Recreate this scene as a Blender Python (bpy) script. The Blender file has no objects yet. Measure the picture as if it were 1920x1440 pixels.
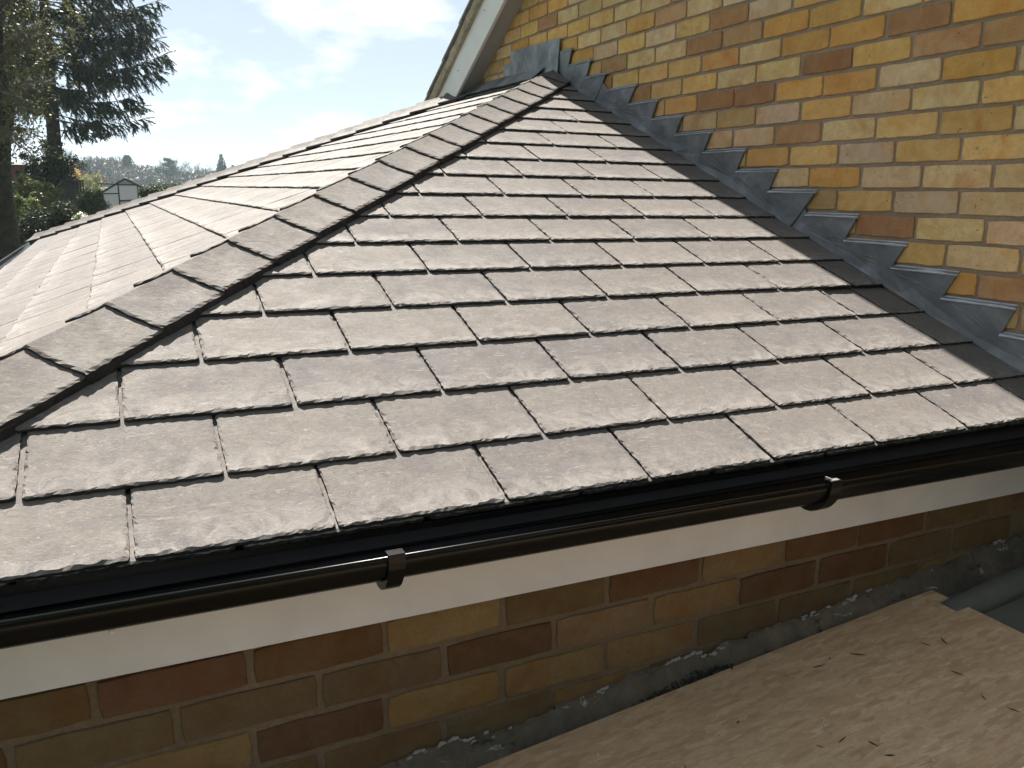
import bpy, bmesh, math, random
from mathutils import Vector, Matrix, noise as mnoise
R = math.radians
V = Vector
rnd = random.Random(7)
scene = bpy.context.scene
col = scene.collection

# ------------------------------------------------------------------ camera
CAM = V((-0.2709, -1.1858, 0.5279)); YAW, PITCH, ROLL, FPX = -0.4434, 0.2310, 0.0159, 1535.27
_f = V((-math.sin(YAW)*math.cos(PITCH), math.cos(YAW)*math.cos(PITCH), -math.sin(PITCH)))
_r = V((math.cos(YAW), math.sin(YAW), 0)); _u = _r.cross(_f)
_r2 = math.cos(ROLL)*_r + math.sin(ROLL)*_u; _u2 = -math.sin(ROLL)*_r + math.cos(ROLL)*_u
cam = bpy.data.cameras.new('camera'); cam.sensor_width = 36; cam.lens = FPX*36/1920
cam.clip_start = 0.05; cam.clip_end = 6000
co = bpy.data.objects.new('camera', cam); col.objects.link(co)
co.matrix_world = Matrix((( _r2.x, _u2.x, -_f.x, CAM.x), (_r2.y, _u2.y, -_f.y, CAM.y), (_r2.z, _u2.z, -_f.z, CAM.z), (0, 0, 0, 1)))
scene.camera = co
def at(px, py, depth):            # a point of the place seen at (px, py) of the photograph, depth metres away
    return CAM + depth*(_f + _r2*((px-960)/FPX) - _u2*((py-720)/FPX))

# ------------------------------------------------------------------ world, sun, exposure
SUN_EL = R(47.5)
world = bpy.data.worlds.new('World'); scene.world = world; world.use_nodes = True
nt = world.node_tree; nt.nodes.clear()
W_out = nt.nodes.new('ShaderNodeOutputWorld'); W_bg = nt.nodes.new('ShaderNodeBackground')
sky = nt.nodes.new('ShaderNodeTexSky'); sky.sky_type = 'NISHITA'; sky.sun_disc = False
sky.sun_elevation = SUN_EL; sky.sun_rotation = R(0); sky.air_density = 0.5; sky.dust_density = 0.35; sky.ozone_density = 1.0
tc = nt.nodes.new('ShaderNodeTexCoord'); mp = nt.nodes.new('ShaderNodeMapping'); mp.inputs['Scale'].default_value = (1.0, 1.0, 2.4)
mp.inputs['Location'].default_value = (0.33, 0.1, 0.42)
cn = nt.nodes.new('ShaderNodeTexNoise'); cn.inputs['Scale'].default_value = 6.5; cn.inputs['Detail'].default_value = 7; cn.inputs['Roughness'].default_value = 0.55
cr = nt.nodes.new('ShaderNodeValToRGB'); cr.color_ramp.elements[0].position = 0.53; cr.color_ramp.elements[1].position = 0.68
mx = nt.nodes.new('ShaderNodeMix'); mx.data_type = 'RGBA'
cl = nt.nodes.new('ShaderNodeMix'); cl.data_type = 'RGBA'; cl.inputs[0].default_value = 1.0
cl.blend_type = 'MULTIPLY'
L = nt.links.new
L(tc.outputs['Generated'], mp.inputs['Vector']); L(mp.outputs['Vector'], cn.inputs['Vector']); L(cn.outputs['Fac'], cr.inputs['Fac'])
mulf = nt.nodes.new('ShaderNodeMath'); mulf.operation = 'MULTIPLY'; mulf.inputs[1].default_value = 0.9
L(cr.outputs['Color'], mulf.inputs[0]); L(mulf.outputs[0], mx.inputs[0])
cl.blend_type = 'MIX'; cl.inputs[0].default_value = 0.84; cl.inputs[7].default_value = (2.72, 3.12, 3.45, 1)      # thin veil of high haze over the whole sky
L(sky.outputs['Color'], cl.inputs[6]); L(cl.outputs[2], mx.inputs[6]); mx.inputs[7].default_value = (5.0, 5.1, 5.2, 1)
L(mx.outputs[2], W_bg.inputs['Color']); W_bg.inputs['Strength'].default_value = 0.05
L(W_bg.outputs[0], W_out.inputs['Surface'])
sun = bpy.data.lights.new('sun', 'SUN'); sun.energy = 5.0; sun.angle = R(0.6); sun.color = (1.0, 0.95, 0.87)
so = bpy.data.objects.new('sun', sun); col.objects.link(so)
SUN = V((-0.006, math.cos(SUN_EL), math.sin(SUN_EL))).normalized()
so.rotation_euler = SUN.to_track_quat('Z', 'Y').to_euler()
scene.view_settings.view_transform = 'Standard'; scene.view_settings.look = 'None'
scene.view_settings.exposure = 2.3; scene.view_settings.gamma = 1; scene.view_settings.use_curve_mapping = False
scene.cycles.use_denoising = True
scene.cycles.max_bounces = 7; scene.cycles.volume_bounces = 1; scene.cycles.transparent_max_bounces = 12

# ------------------------------------------------------------------ helpers
def tag(o, label=None, cat=None, group=None, kind=None):
    if label: o['label'] = label
    if cat: o['category'] = cat
    if group: o['group'] = group
    if kind: o['kind'] = kind
    return o
def link(name, me, parent=None, mat=None):
    o = bpy.data.objects.new(name, me); col.objects.link(o)
    if mat and me and not me.materials: me.materials.append(mat)
    if parent: o.parent = parent
    return o
def empty(name, loc=(0, 0, 0)):
    o = bpy.data.objects.new(name, None); col.objects.link(o); o.location = loc; o.empty_display_size = 0.2
    return o
def child(name, me, parent, mat=None):
    """link a mesh given in world coordinates under a thing whose Empty may be off the origin"""
    o = link(name, me, parent, mat); o.matrix_parent_inverse = Matrix.Translation(-V(parent.location)); return o
def mesh(name, verts, faces, smooth=False):
    me = bpy.data.meshes.new(name); me.from_pydata([tuple(v) for v in verts], [], faces); me.update()
    if smooth:
        for p in me.polygons: p.use_smooth = True
    return me
def from_bm(name, bm, smooth=False):
    me = bpy.data.meshes.new(name); bm.to_mesh(me); bm.free()
    if smooth:
        for p in me.polygons: p.use_smooth = True
    return me
class MB:
    def __init__(s): s.v = []; s.f = []
    def box(s, x0, x1, y0, y1, z0, z1):
        b = len(s.v)
        s.v += [(x, y, z) for z in (z0, z1) for y in (y0, y1) for x in (x0, x1)]
        s.f += [tuple(b+i for i in q) for q in ((0, 2, 3, 1), (4, 5, 7, 6), (0, 1, 5, 4), (2, 6, 7, 3), (0, 4, 6, 2), (1, 3, 7, 5))]
    def poly(s, pts):
        b = len(s.v); s.v += [tuple(p) for p in pts]; s.f.append(tuple(range(b, b+len(pts))))
    def prism(s, pts, d):           # extrude polygon pts by vector d
        b = len(s.v); n = len(pts); d = V(d)
        s.v += [tuple(p) for p in pts] + [tuple(V(p)+d) for p in pts]
        s.f.append(tuple(range(b+n-1, b-1, -1))); s.f.append(tuple(range(b+n, b+2*n)))
        for i in range(n):
            j = (i+1) % n; s.f.append((b+i, b+j, b+n+j, b+n+i))
    def tube(s, pts, rads, n=6, cap=True):
        pts = [V(p) for p in pts]; rings = []
        for i, p in enumerate(pts):
            t = (pts[min(i+1, len(pts)-1)]-pts[max(i-1, 0)])
            if t.length < 1e-9: t = V((0, 0, 1))
            t.normalize(); a = t.orthogonal().normalized() if i == 0 else (a-t*a.dot(t)).normalized()
            bb = t.cross(a); base = len(s.v)
            for k in range(n):
                th = 2*math.pi*k/n; s.v.append(tuple(p+rads[i]*(a*math.cos(th)+bb*math.sin(th))))
            rings.append(base)
        for i in range(len(rings)-1):
            for k in range(n):
                k2 = (k+1) % n; s.f.append((rings[i]+k, rings[i]+k2, rings[i+1]+k2, rings[i+1]+k))
        if cap:
            s.f.append(tuple(range(rings[-1], rings[-1]+n))); s.f.append(tuple(range(rings[0]+n-1, rings[0]-1, -1)))
    def build(s, name, mat=None, parent=None, smooth=False, world=True):
        me = mesh(name, s.v, s.f, smooth)
        if parent is not None and world: return child(name, me, parent, mat)
        return link(name, me, parent, mat)

# ------------------------------------------------------------------ materials
class Mat:
    def __init__(s, name):
        s.m = bpy.data.materials.new(name); s.m.use_nodes = True; s.t = s.m.node_tree; s.t.nodes.clear()
        s.out = s.n('ShaderNodeOutputMaterial'); s.b = s.n('ShaderNodeBsdfPrincipled'); s.l(s.b.outputs[0], s.out.inputs['Surface'])
    def n(s, t, **kw):
        n = s.t.nodes.new(t)
        for k, v in kw.items(): setattr(n, k, v)
        return n
    def l(s, a, b): s.t.links.new(a, b)
    def set(s, **kw):
        for k, v in kw.items():
            i = s.b.inputs[k.replace('_', ' ')]
            if hasattr(v, 'node'): s.l(v, i)
            else: i.default_value = v if not (isinstance(v, tuple) and len(v) == 3) else (*v, 1)
    def coord(s, kind='Object', scale=(1, 1, 1), rot=(0, 0, 0), vary=True):
        c = s.n('ShaderNodeTexCoord'); m = s.n('ShaderNodeMapping'); m.inputs['Scale'].default_value = scale; m.inputs['Rotation'].default_value = rot
        src = c.outputs[kind]
        if vary:
            oi = s.n('ShaderNodeObjectInfo'); a = s.n('ShaderNodeVectorMath', operation='MULTIPLY_ADD')
            cx = s.n('ShaderNodeCombineXYZ'); 
            for k in range(3): s.l(oi.outputs['Random'], cx.inputs[k])
            a.inputs[1].default_value = (37.1, 71.7, 23.3); s.l(cx.outputs[0], a.inputs[0]); s.l(src, a.inputs[2]); src = a.outputs[0]
        s.l(src, m.inputs['Vector']); return m.outputs[0]
    def noise(s, vec, scale, detail=4, rough=0.55, dist=0.0):
        n = s.n('ShaderNodeTexNoise'); n.inputs['Scale'].default_value = scale; n.inputs['Detail'].default_value = detail
        n.inputs['Roughness'].default_value = rough; n.inputs['Distortion'].default_value = dist
        if vec is not None: s.l(vec, n.inputs['Vector'])
        return n.outputs['Fac']
    def ramp(s, fac, stops):
        r = s.n('ShaderNodeValToRGB'); e = r.color_ramp.elements
        while len(e) < len(stops): e.new(0.5)
        for i, (p, c) in enumerate(stops):
            e[i].position = p; e[i].color = (*c, 1) if isinstance(c, tuple) else (c, c, c, 1)
        s.l(fac, r.inputs['Fac']); return r.outputs['Color']
    def mix(s, fac, a, b, blend='MIX'):
        m = s.n('ShaderNodeMix', data_type='RGBA', blend_type=blend)
        for i, x in ((0, fac), (6, a), (7, b)):
            if hasattr(x, 'node'): s.l(x, m.inputs[i])
            elif isinstance(x, tuple): m.inputs[i].default_value = (*x, 1)
            else: m.inputs[i].default_value = x
        return m.outputs[2]
    def math(s, op, a, b=0.0):
        m = s.n('ShaderNodeMath', operation=op)
        for i, x in ((0, a), (1, b)):
            if hasattr(x, 'node'): s.l(x, m.inputs[i])
            else: m.inputs[i].default_value = x
        return m.outputs[0]
    def bump(s, h, strength=0.5, dist=0.002, prev=None):
        b = s.n('ShaderNodeBump'); b.inputs['Strength'].default_value = strength; b.inputs['Distance'].default_value = dist
        s.l(h, b.inputs['Height'])
        if prev is not None: s.l(prev, b.inputs['Normal'])
        return b.outputs['Normal']

SR0, SR1, SSP, SK = 0.58, 0.82, 0.040, 1.06
def mat_slate(name='slate', k=SK):
    M = Mat(name); v = M.coord(); oi = M.n('ShaderNodeObjectInfo')
    base = M.ramp(oi.outputs['Random'], [(0.0, (0.088*k, 0.082*k, 0.082*k)), (0.5, (0.098*k, 0.090*k, 0.087*k)), (1.0, (0.112*k, 0.102*k, 0.095*k))])
    n1 = M.noise(v, 14, 8, 0.7, 0.8); c = M.mix(M.ramp(n1, [(0.40, 0.0), (0.66, 0.6)]), base, (0.145*k, 0.128*k, 0.110*k))
    n2 = M.noise(v, 55, 8, 0.8, 1.0); c = M.mix(M.ramp(n2, [(0.46, 0.0), (0.70, 0.6)]), c, (0.060*k, 0.054*k, 0.053*k))
    vs = M.coord(scale=(14, 60, 14), rot=(0, 0, 0.5)); n3 = M.noise(vs, 2.2, 3, 0.7, 0.8)
    c = M.mix(M.ramp(n3, [(0.60, 0.0), (0.68, 0.5)]), c, (0.21*k, 0.185*k, 0.17*k))
    oc = M.n('ShaderNodeTexCoord'); sx = M.n('ShaderNodeSeparateXYZ'); M.l(oc.outputs['Object'], sx.inputs[0])
    edge = M.ramp(sx.outputs[1], [(0.0, 1.0), (0.09, 0.0)]); wear = M.math('MULTIPLY', edge, M.ramp(M.noise(v, 17, 6, 0.7, 1.5), [(0.40, 0.0), (0.62, 0.9)]))
    c = M.mix(wear, c, (0.19*k, 0.175*k, 0.165*k))
    n7 = M.noise(v, 170, 2, 0.6); c = M.mix(M.ramp(n7, [(0.66, 0.0), (0.74, 0.6)]), c, (0.24*k, 0.22*k, 0.2*k))
    M.set(Base_Color=c, Roughness=M.ramp(M.noise(v, 13, 5, 0.65, 0.6), [(0.3, SR0), (0.7, SR1)]), Specular_IOR_Level=SSP, Diffuse_Roughness=0.1)
    nb = M.noise(v, 38, 8, 0.66, 1.2); nf = M.noise(v, 230, 4, 0.7, 0.5); nl = M.noise(v, 6, 3, 0.5, 0.8)
    sc = M.noise(M.coord(scale=(10, 26, 10), rot=(0, 0, 0.25)), 5, 5, 0.7, 2.0)
    M.set(Normal=M.bump(nf, 0.55, 0.0010, M.bump(M.ramp(sc, [(0.44, 0.0), (0.5, 1.0), (0.56, 0.35)]), 0.35, 0.0012, M.bump(nb, 0.42, 0.0018, M.bump(nl, 0.12, 0.004)))))
    return M.m
SLATE = mat_slate()

def mat_brick():
    M = Mat('brick'); v = M.coord(); oi = M.n('ShaderNodeObjectInfo')
    base = oi.outputs['Color']
    burn = M.mix(1.0, base, (0.72, 0.50, 0.36), 'MULTIPLY'); pale = M.mix(1.0, base, (1.0, 1.07, 1.22), 'MULTIPLY')
    c = M.mix(M.ramp(M.noise(v, 11, 4, 0.55, 0.6), [(0.46, 0.0), (0.70, 0.9)]), base, burn)
    c = M.mix(M.ramp(M.noise(v, 7, 3, 0.5, 0.9), [(0.42, 0.55), (0.62, 0.0)]), c, pale)
    c = M.mix(M.ramp(M.noise(v, 9, 5, 0.6, 1.4), [(0.50, 0.0), (0.66, 0.6)]), c, M.mix(1.0, base, (0.95, 0.72, 0.42), 'MULTIPLY'))
    c = M.mix(M.ramp(M.noise(v, 22, 6, 0.7, 1.0), [(0.40, 0.45), (0.56, 0.0)]), c, M.mix(1.0, base, (0.72, 0.68, 0.64), 'MULTIPLY'))
    gp_ = M.n('ShaderNodeNewGeometry'); c = M.mix(M.ramp(M.noise(gp_.outputs['Position'], 1.7, 5, 0.6, 0.5), [(0.36, 0.4), (0.58, 0.0)]), c, M.mix(1.0, c, (0.70, 0.66, 0.62), 'MULTIPLY'))
    fine = M.noise(v, 160, 4, 0.7); c = M.mix(M.ramp(fine, [(0.3, 0.75), (0.65, 0.0)]), c, M.mix(1.0, c, (0.80, 0.78, 0.74), 'MULTIPLY'))
    pit = M.noise(v, 95, 2, 0.5); c = M.mix(M.ramp(pit, [(0.25, 0.8), (0.31, 0.0)]), c, (0.10, 0.06, 0.035))
    M.set(Base_Color=c, Roughness=0.88, Specular_IOR_Level=0.25)
    M.set(Normal=M.bump(fine, 0.5, 0.0014, M.bump(pit, 0.5, 0.0025, M.bump(M.noise(v, 30, 5, 0.6), 0.5, 0.003))))
    return M.m
BRICK = mat_brick()
def mat_mortar(name='mortar', k=1.0):
    M = Mat(name); v = M.coord(vary=False)
    c = M.ramp(M.noise(v, 5, 6, 0.6), [(0.3, (0.20*k, 0.15*k, 0.11*k)), (0.7, (0.29*k, 0.225*k, 0.17*k))])
    c = M.mix(M.ramp(M.noise(v, 120, 3, 0.6), [(0.4, 0.4), (0.6, 0.0)]), c, (0.15*k, 0.12*k, 0.09*k))
    M.set(Base_Color=c, Roughness=0.95, Specular_IOR_Level=0.2, Normal=M.bump(M.noise(v, 90, 5, 0.7), 0.6, 0.003)); return M.m
MORTAR = mat_mortar()
def mat_lead():
    M = Mat('lead'); v = M.coord(); vs = M.coord(scale=(3, 3, 0.6))
    c = M.ramp(M.noise(v, 7, 6, 0.65, 0.8), [(0.3, (0.070, 0.074, 0.080)), (0.55, (0.115, 0.120, 0.128)), (0.8, (0.20, 0.207, 0.215))])
    c = M.mix(M.ramp(M.noise(v, 3.2, 4, 0.6, 0.5), [(0.55, 0.0), (0.75, 0.5)]), c, (0.06, 0.064, 0.066))
    M.set(Base_Color=c, Metallic=0.15, Roughness=M.ramp(M.noise(v, 18, 5, 0.6), [(0.3, 0.38), (0.7, 0.6)]))
    M.set(Normal=M.bump(M.noise(v, 40, 4, 0.6), 0.25, 0.002, M.bump(M.noise(v, 9, 3, 0.5, 0.6), 0.5, 0.008))); return M.m
LEAD = mat_lead()
def mat_plain(name, colr, rough=0.6, var=0.12, scale=8, bump=0.2, bscale=60, bdist=0.002, metal=0.0, spec=0.5, vary=True):
    M = Mat(name); v = M.coord(vary=vary)
    d = tuple(x*(1-var) for x in colr); b = tuple(min(1, x*(1+var)) for x in colr)
    M.set(Base_Color=M.ramp(M.noise(v, scale, 5, 0.6, 0.4), [(0.3, d), (0.7, b)]), Roughness=rough, Metallic=metal, Specular_IOR_Level=spec)
    if bump: M.set(Normal=M.bump(M.noise(v, bscale, 4, 0.6), bump, bdist))
    return M.m
SLATE_EDGE = mat_plain('slate_edge', (0.032, 0.030, 0.031), 0.85, 0.35, 40, 0.8, 120, 0.002, spec=0.2)      # slate edge faces darkened, their shade put into the colour
PVC = mat_plain('white_pvc', (0.50, 0.49, 0.48), 0.42, 0.05, 5, 0.05, 20)
PVC_SHADE = mat_plain('soffit_pvc', (0.26, 0.25, 0.24), 0.5, 0.1)  # white board darkened, shadow under the verge put into the colour
GUTTER = mat_plain('black_pvc', (0.003, 0.003, 0.003), 0.26, 0.25, 12, 0.05, 30, spec=0.12)
UNDERLAY = mat_plain('roofing_felt', (0.014, 0.014, 0.015), 0.9, spec=0.15)
CONC_TILE = mat_plain('concrete_tile', (0.13, 0.125, 0.12), 0.9, 0.3, 20, 0.5, 90, 0.003)
UNDERCLOAK = mat_plain('verge_mortar', (0.26, 0.225, 0.17), 0.95, 0.35, 16, 0.9, 40, 0.01)
METAL_CLIP = mat_plain('bright_clip', (0.55, 0.55, 0.55), 0.25, 0.05, 8, 0, metal=0.8)
def mat_osb():
    M = Mat('osb'); c = (0.50, 0.35, 0.215)
    for i, (ang, sx, sy) in enumerate(((0.25, 22, 95), (1.15, 20, 85), (-0.6, 25, 105), (0.75, 17, 75), (2.2, 22, 92), (1.7, 30, 120))):
        v = M.coord(scale=(sx, sy, 1), rot=(0, 0, ang), vary=False)
        vo = M.n('ShaderNodeTexVoronoi'); vo.inputs['Scale'].default_value = 1.0; M.l(v, vo.inputs['Vector'])
        sep = M.n('ShaderNodeSeparateColor'); M.l(vo.outputs['Color'], sep.inputs[0])
        strand = M.ramp(sep.outputs[0], [(0.0, (0.35, 0.225, 0.125)), (0.4, (0.47, 0.325, 0.195)), (0.8, (0.54, 0.39, 0.25)), (1.0, (0.62, 0.47, 0.32))])
        c = M.mix(M.ramp(sep.outputs[1], [(0.58, 0.0), (0.64, 0.7)]), c, strand)
    v2 = M.coord(vary=False)
    vd = M.coord(scale=(14, 55, 1), rot=(0, 0, 0.9), vary=False)
    c = M.mix(M.ramp(M.noise(vd, 1.2, 2, 0.5, 1.5), [(0.70, 0.0), (0.76, 0.75)]), c, (0.13, 0.085, 0.05))
    c = M.mix(M.ramp(M.noise(M.coord(scale=(30, 140, 1), rot=(0, 0, 0.4), vary=False), 2, 4, 0.7), [(0.35, 0.35), (0.6, 0.0)]), c, (0.24, 0.16, 0.09))
    c = M.mix(M.ramp(M.noise(v2, 3.0, 4, 0.6), [(0.4, 0.25), (0.7, 0.0)]), c, (0.25, 0.19, 0.12))
    M.set(Base_Color=c, Roughness=0.75, Specular_IOR_Level=0.3, Normal=M.bump(M.noise(M.coord(scale=(12, 40, 1), rot=(0, 0, 0.4), vary=False), 3, 4, 0.6), 0.12, 0.001)); return M.m
OSB = mat_osb()
def mat_felt():
    M = Mat('roof_felt'); v = M.coord(vary=False)
    c = M.ramp(M.noise(v, 4, 6, 0.65), [(0.3, (0.06, 0.065, 0.057)), (0.7, (0.105, 0.11, 0.098))])
    c = M.mix(M.ramp(M.noise(v, 9, 5, 0.7, 0.5), [(0.6, 0.0), (0.7, 0.7)]), c, (0.045, 0.05, 0.04))
    M.set(Base_Color=c, Roughness=0.95, Normal=M.bump(M.noise(v, 220, 3, 0.7), 0.6, 0.002)); return M.m
FELT = mat_felt()
def mat_fillet():
    M = Mat('mortar_fillet'); v = M.coord(vary=False); vs = M.coord(scale=(1, 1, 2.5), vary=False)
    c = M.ramp(M.noise(v, 14, 6, 0.7), [(0.3, (0.05, 0.046, 0.038)), (0.55, (0.10, 0.085, 0.066)), (0.75, (0.17, 0.135, 0.10))])
    c = M.mix(M.ramp(M.noise(vs, 11, 6, 0.75, 0.6), [(0.63, 0.0), (0.66, 0.9)]), c, (0.30, 0.30, 0.31))
    c = M.mix(M.ramp(M.noise(vs, 7, 6, 0.7, 0.4), [(0.36, 0.95), (0.42, 0.0)]), c, (0.02, 0.022, 0.02))
    M.set(Base_Color=c, Roughness=0.95, Normal=M.bump(M.noise(v, 45, 6, 0.7), 0.9, 0.008)); return M.m
FILLET = mat_fillet()
MOSS = mat_plain('moss', (0.018, 0.024, 0.012), 1.0, 0.4, 30, 1.0, 60, 0.01)

def mat_leaf(name, colr, trans=0.25, var=0.45, rough=0.55):
    M = Mat(name); oi = M.n('ShaderNodeNewGeometry')
    ri = oi.outputs['Random Per Island']
    d = tuple(x*(1-var) for x in colr); b = tuple(x*(1+var) for x in colr)
    c = M.ramp(ri, [(0.0, d), (0.6, colr), (1.0, b)])
    M.set(Base_Color=c, Roughness=rough, Specular_IOR_Level=0.12)
    tr = M.n('ShaderNodeBsdfTranslucent'); M.l(c, tr.inputs['Color']); ms = M.n('ShaderNodeMixShader'); ms.inputs[0].default_value = trans
    M.l(M.b.outputs[0], ms.inputs[1]); M.l(tr.outputs[0], ms.inputs[2]); M.l(ms.outputs[0], M.out.inputs['Surface'])
    return M.m
BARK = mat_plain('bark', (0.075, 0.06, 0.05), 0.95, 0.35, 10, 0.9, 25, 0.03)
BARK_DARK = mat_plain('dark_bark', (0.030, 0.026, 0.022), 0.95, 0.4, 10, 0.9, 25, 0.03, spec=0.1)
NEEDLE = mat_leaf('spruce_needles', (0.030, 0.038, 0.020), 0.15)
BUDS = mat_leaf('young_leaves', (0.072, 0.072, 0.028), 0.3)
EVERGREEN = mat_leaf('evergreen_leaves', (0.024, 0.032, 0.016), 0.12)
LAUREL = mat_leaf('laurel_leaves', (0.10, 0.12, 0.04), 0.3, 0.5, 0.3)
YEW = mat_leaf('clipped_leaves', (0.045, 0.06, 0.022), 0.2)
OLIVE = mat_leaf('olive_leaves', (0.085, 0.095, 0.03), 0.3)
PETAL = mat_leaf('petals', (0.75, 0.75, 0.68), 0.3, 0.1)
TWIG = mat_leaf('bare_twigs', (0.075, 0.062, 0.052), 0.1)
TWIG_RED = mat_leaf('red_twigs', (0.16, 0.085, 0.065), 0.1)
FARLEAF = mat_leaf('far_foliage', (0.035, 0.05, 0.035), 0.1)

# ------------------------------------------------------------------ geometry of the place
A = 0.3707; TW, G = 0.2944, 0.1768; XW = 1.9053; ZW = 1.2647      # front slope pitch, tile width, gauge; house wall plane
ca, sa = math.cos(A), math.sin(A)
HM, HC = 1.024, 0.971                                              # hip in plan: y = HC + HM x
FRONT = Matrix(((1, 0, 0, 0), (0, ca, -sa, 0), (0, sa, ca, 0), (0, 0, 0, 1)))
hip_dir = V((1, HM, HM*math.tan(A))).normalized(); hip0 = V((0, HC, HC*math.tan(A)))
e_l = V((math.sin(-0.008), math.cos(-0.008), 0)); n_l = hip_dir.cross(e_l).normalized()
if n_l.z < 0: n_l = -n_l
up_l = e_l.cross(n_l); up_l = up_l if up_l.z > 0 else -up_l
xl = up_l.cross(n_l)
LEFT = Matrix(((xl.x, up_l.x, n_l.x, hip0.x), (xl.y, up_l.y, n_l.y, hip0.y), (xl.z, up_l.z, n_l.z, hip0.z), (0, 0, 0, 1)))
n_f = V((0, -sa, ca))
def left_z(x, y): return hip0.z - (n_l.x*(x-hip0.x)+n_l.y*(y-hip0.y))/n_l.z
fh0 = V((-1.23, 8.037)); fh1 = V((1.646, 4.35))                    # far hip in plan
def fh_y(x): return fh0.y+(x-fh0.x)*(fh1.y-fh0.y)/(fh1.x-fh0.x)
GL, UL0 = 0.1955, -0.575                                           # left slope gauge, first course

# ------------------------------------------------------------------ ground
def ground_z(d):
    pts = [(0, -2.9), (18, -2.8), (40, -1.7), (100, -0.15), (200, 0.0), (2000, 0.0)]
    for (a, za), (b, zb) in zip(pts, pts[1:]):
        if d <= b:
            t = (d-a)/(b-a); t = t*t*(3-2*t); return za+(zb-za)*t
    return 0.0
GRASS = mat_plain('meadow_grass', (0.055, 0.088, 0.024), 0.95, 0.25, 0.15, 0.4, 3, 0.05, vary=False)
vs, fs = [], []
xs = [-1100, -600, -350, -200, -120, -70, -40, -20, -8, 0, 8, 20, 40, 70, 120, 200, 350, 600, 1100]
ys = [-1100, -500, -200, -80, -30, 0, 8, 18, 24, 30, 36, 42, 50, 60, 75, 90, 110, 140, 180, 220, 300, 450, 700, 1100]
for y in ys:
    for x in xs: vs.append((x, y, ground_z(max(0, y+0.25*abs(x))) if y > -30 else -2.9))
nx = len(xs)
for j in range(len(ys)-1):
    for i in range(nx-1): fs.append((j*nx+i, j*nx+i+1, (j+1)*nx+i+1, (j+1)*nx+i))
tag(link('ground', mesh('ground', vs, fs, True), None, GRASS), 'green field and garden ground beyond the roofs', None, None, 'structure')
def gz(p): return ground_z(max(0, p[1]+0.25*abs(p[0]))) if p[1] > -30 else -2.9

# ================================================================== extension
ext = tag(empty('house_extension', (0.5, 4.0, -2.9)), 'low brick extension with hipped grey slate tile roof, black gutter and white fascia', 'building')
fr_deck = MB(); zf = lambda y: y*math.tan(A)
apx = V((XW, HC+HM*XW)); eave = -0.012
fr_deck.poly([(-0.955, 0.0, zf(0.0)-0.03), (XW, 0.0, zf(0.0)-0.03), (XW, apx.y, zf(apx.y)-0.03)])
front = fr_deck.build('roof_slope', UNDERLAY, ext)
lf_deck = MB()
pA = (-0.955, 0.0); pB = (XW, apx.y); pC = (XW, fh_y(XW)); pD = (-0.955, fh_y(-0.955))
lf_deck.poly([(x, y, left_z(x, y)-0.03) for x, y in (pA, pB, pC, pD)])
left = lf_deck.build('roof_slope', UNDERLAY, ext)
bk = MB(); bk.poly([(pC[0], pC[1], left_z(*pC)-0.01), (XW, pD[1]+0.3, left_z(*pD)-0.01), (pD[0], pD[1], left_z(*pD)-0.01)]); bk.build('roof_slope', SLATE, ext)

# --- tile meshes
def perimeter(w, Ln, g, nb, ns, rs, amp, rc=0.007):
    pts = []
    for i in range(nb+1):
        x = -w/2+rc+(w-2*rc)*i/nb; pts.append((x, rs.uniform(-amp, amp), 1))
    pts.append((w/2-rc*0.25, rc*0.3, 1))
    for i in range(ns+1): pts.append((w/2+rs.uniform(-amp, amp)*0.8, rc+(g*1.02-rc)*i/ns, 1))
    pts.append((w/2, Ln, 0)); pts.append((-w/2, Ln, 0))
    for i in range(ns, -1, -1): pts.append((-w/2+rs.uniform(-amp, amp)*0.8, rc+(g*1.02-rc)*i/ns, 1))
    pts.append((-w/2+rc*0.25, rc*0.3, 1))
    return pts
def tile_mesh(name, w, Ln, g, T, t, seed, nb=40, ns=24, amp=0.0014, ch=(0.0018, 0.0095), dp=(0.0006, 0.0042)):
    rs = random.Random(seed); per = perimeter(w, Ln, g, nb, ns, rs, amp); n = len(per)
    zt = lambda y: T*(1-y/g)
    big = 0.0; v = []; wv = rs.uniform(0, 9)
    nz = lambda i, f, o: mnoise.noise((i*f+wv, seed*3.3+o, o))
    lens = [ch[0]+(ch[1]-ch[0])*min(1.4, max(0, .38+.85*nz(i, .33, 0)+.35*nz(i, .9, 4)+rs.uniform(-.12, .12))) for i in range(n)]
    drops = [dp[0]+(dp[1]-dp[0])*min(1.2, max(0, .42+.8*nz(i, .41, 9)+rs.uniform(-.2, .2))) for i in range(n)]
    for i, (x, y, k) in enumerate(per):
        nxp = V(per[(i+1) % n][:2])-V(per[i-1][:2]); nrm = V((-nxp.y, nxp.x)).normalized() if nxp.length > 0 else V((0, 1))
        c = lens[i]*k; v.append((x+nrm.x*c, y+nrm.y*c, zt(y+nrm.y*c)))
    for i, (x, y, k) in enumerate(per): v.append((x, y, zt(y)-drops[i]*k))
    for (x, y, k) in per: v.append((x+(rs.uniform(-.0008, .0008) if k else 0), y+(rs.uniform(-.001, .001) if k else 0), zt(y)-t))
    f = [tuple(range(n))]
    for i in range(n):
        j = (i+1) % n; f.append((n+i, n+j, j, i))
    for i in range(n):
        j = (i+1) % n; f.append((2*n+i, 2*n+j, n+j, n+i))
    me = mesh(name, v, f)
    for p in me.polygons[n+1:]: p.material_index = 1
    return me
TT = 0.0088
tiles_full = [tile_mesh('slate_tile', TW-0.0075, 2*G+0.03, G, TT, TT*0.98, 100+i) for i in range(10)]
tiles_short = [tile_mesh('slate_tile', TW-0.0075, G*0.9, G, TT, TT*0.98, 140+i) for i in range(3)]
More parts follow.
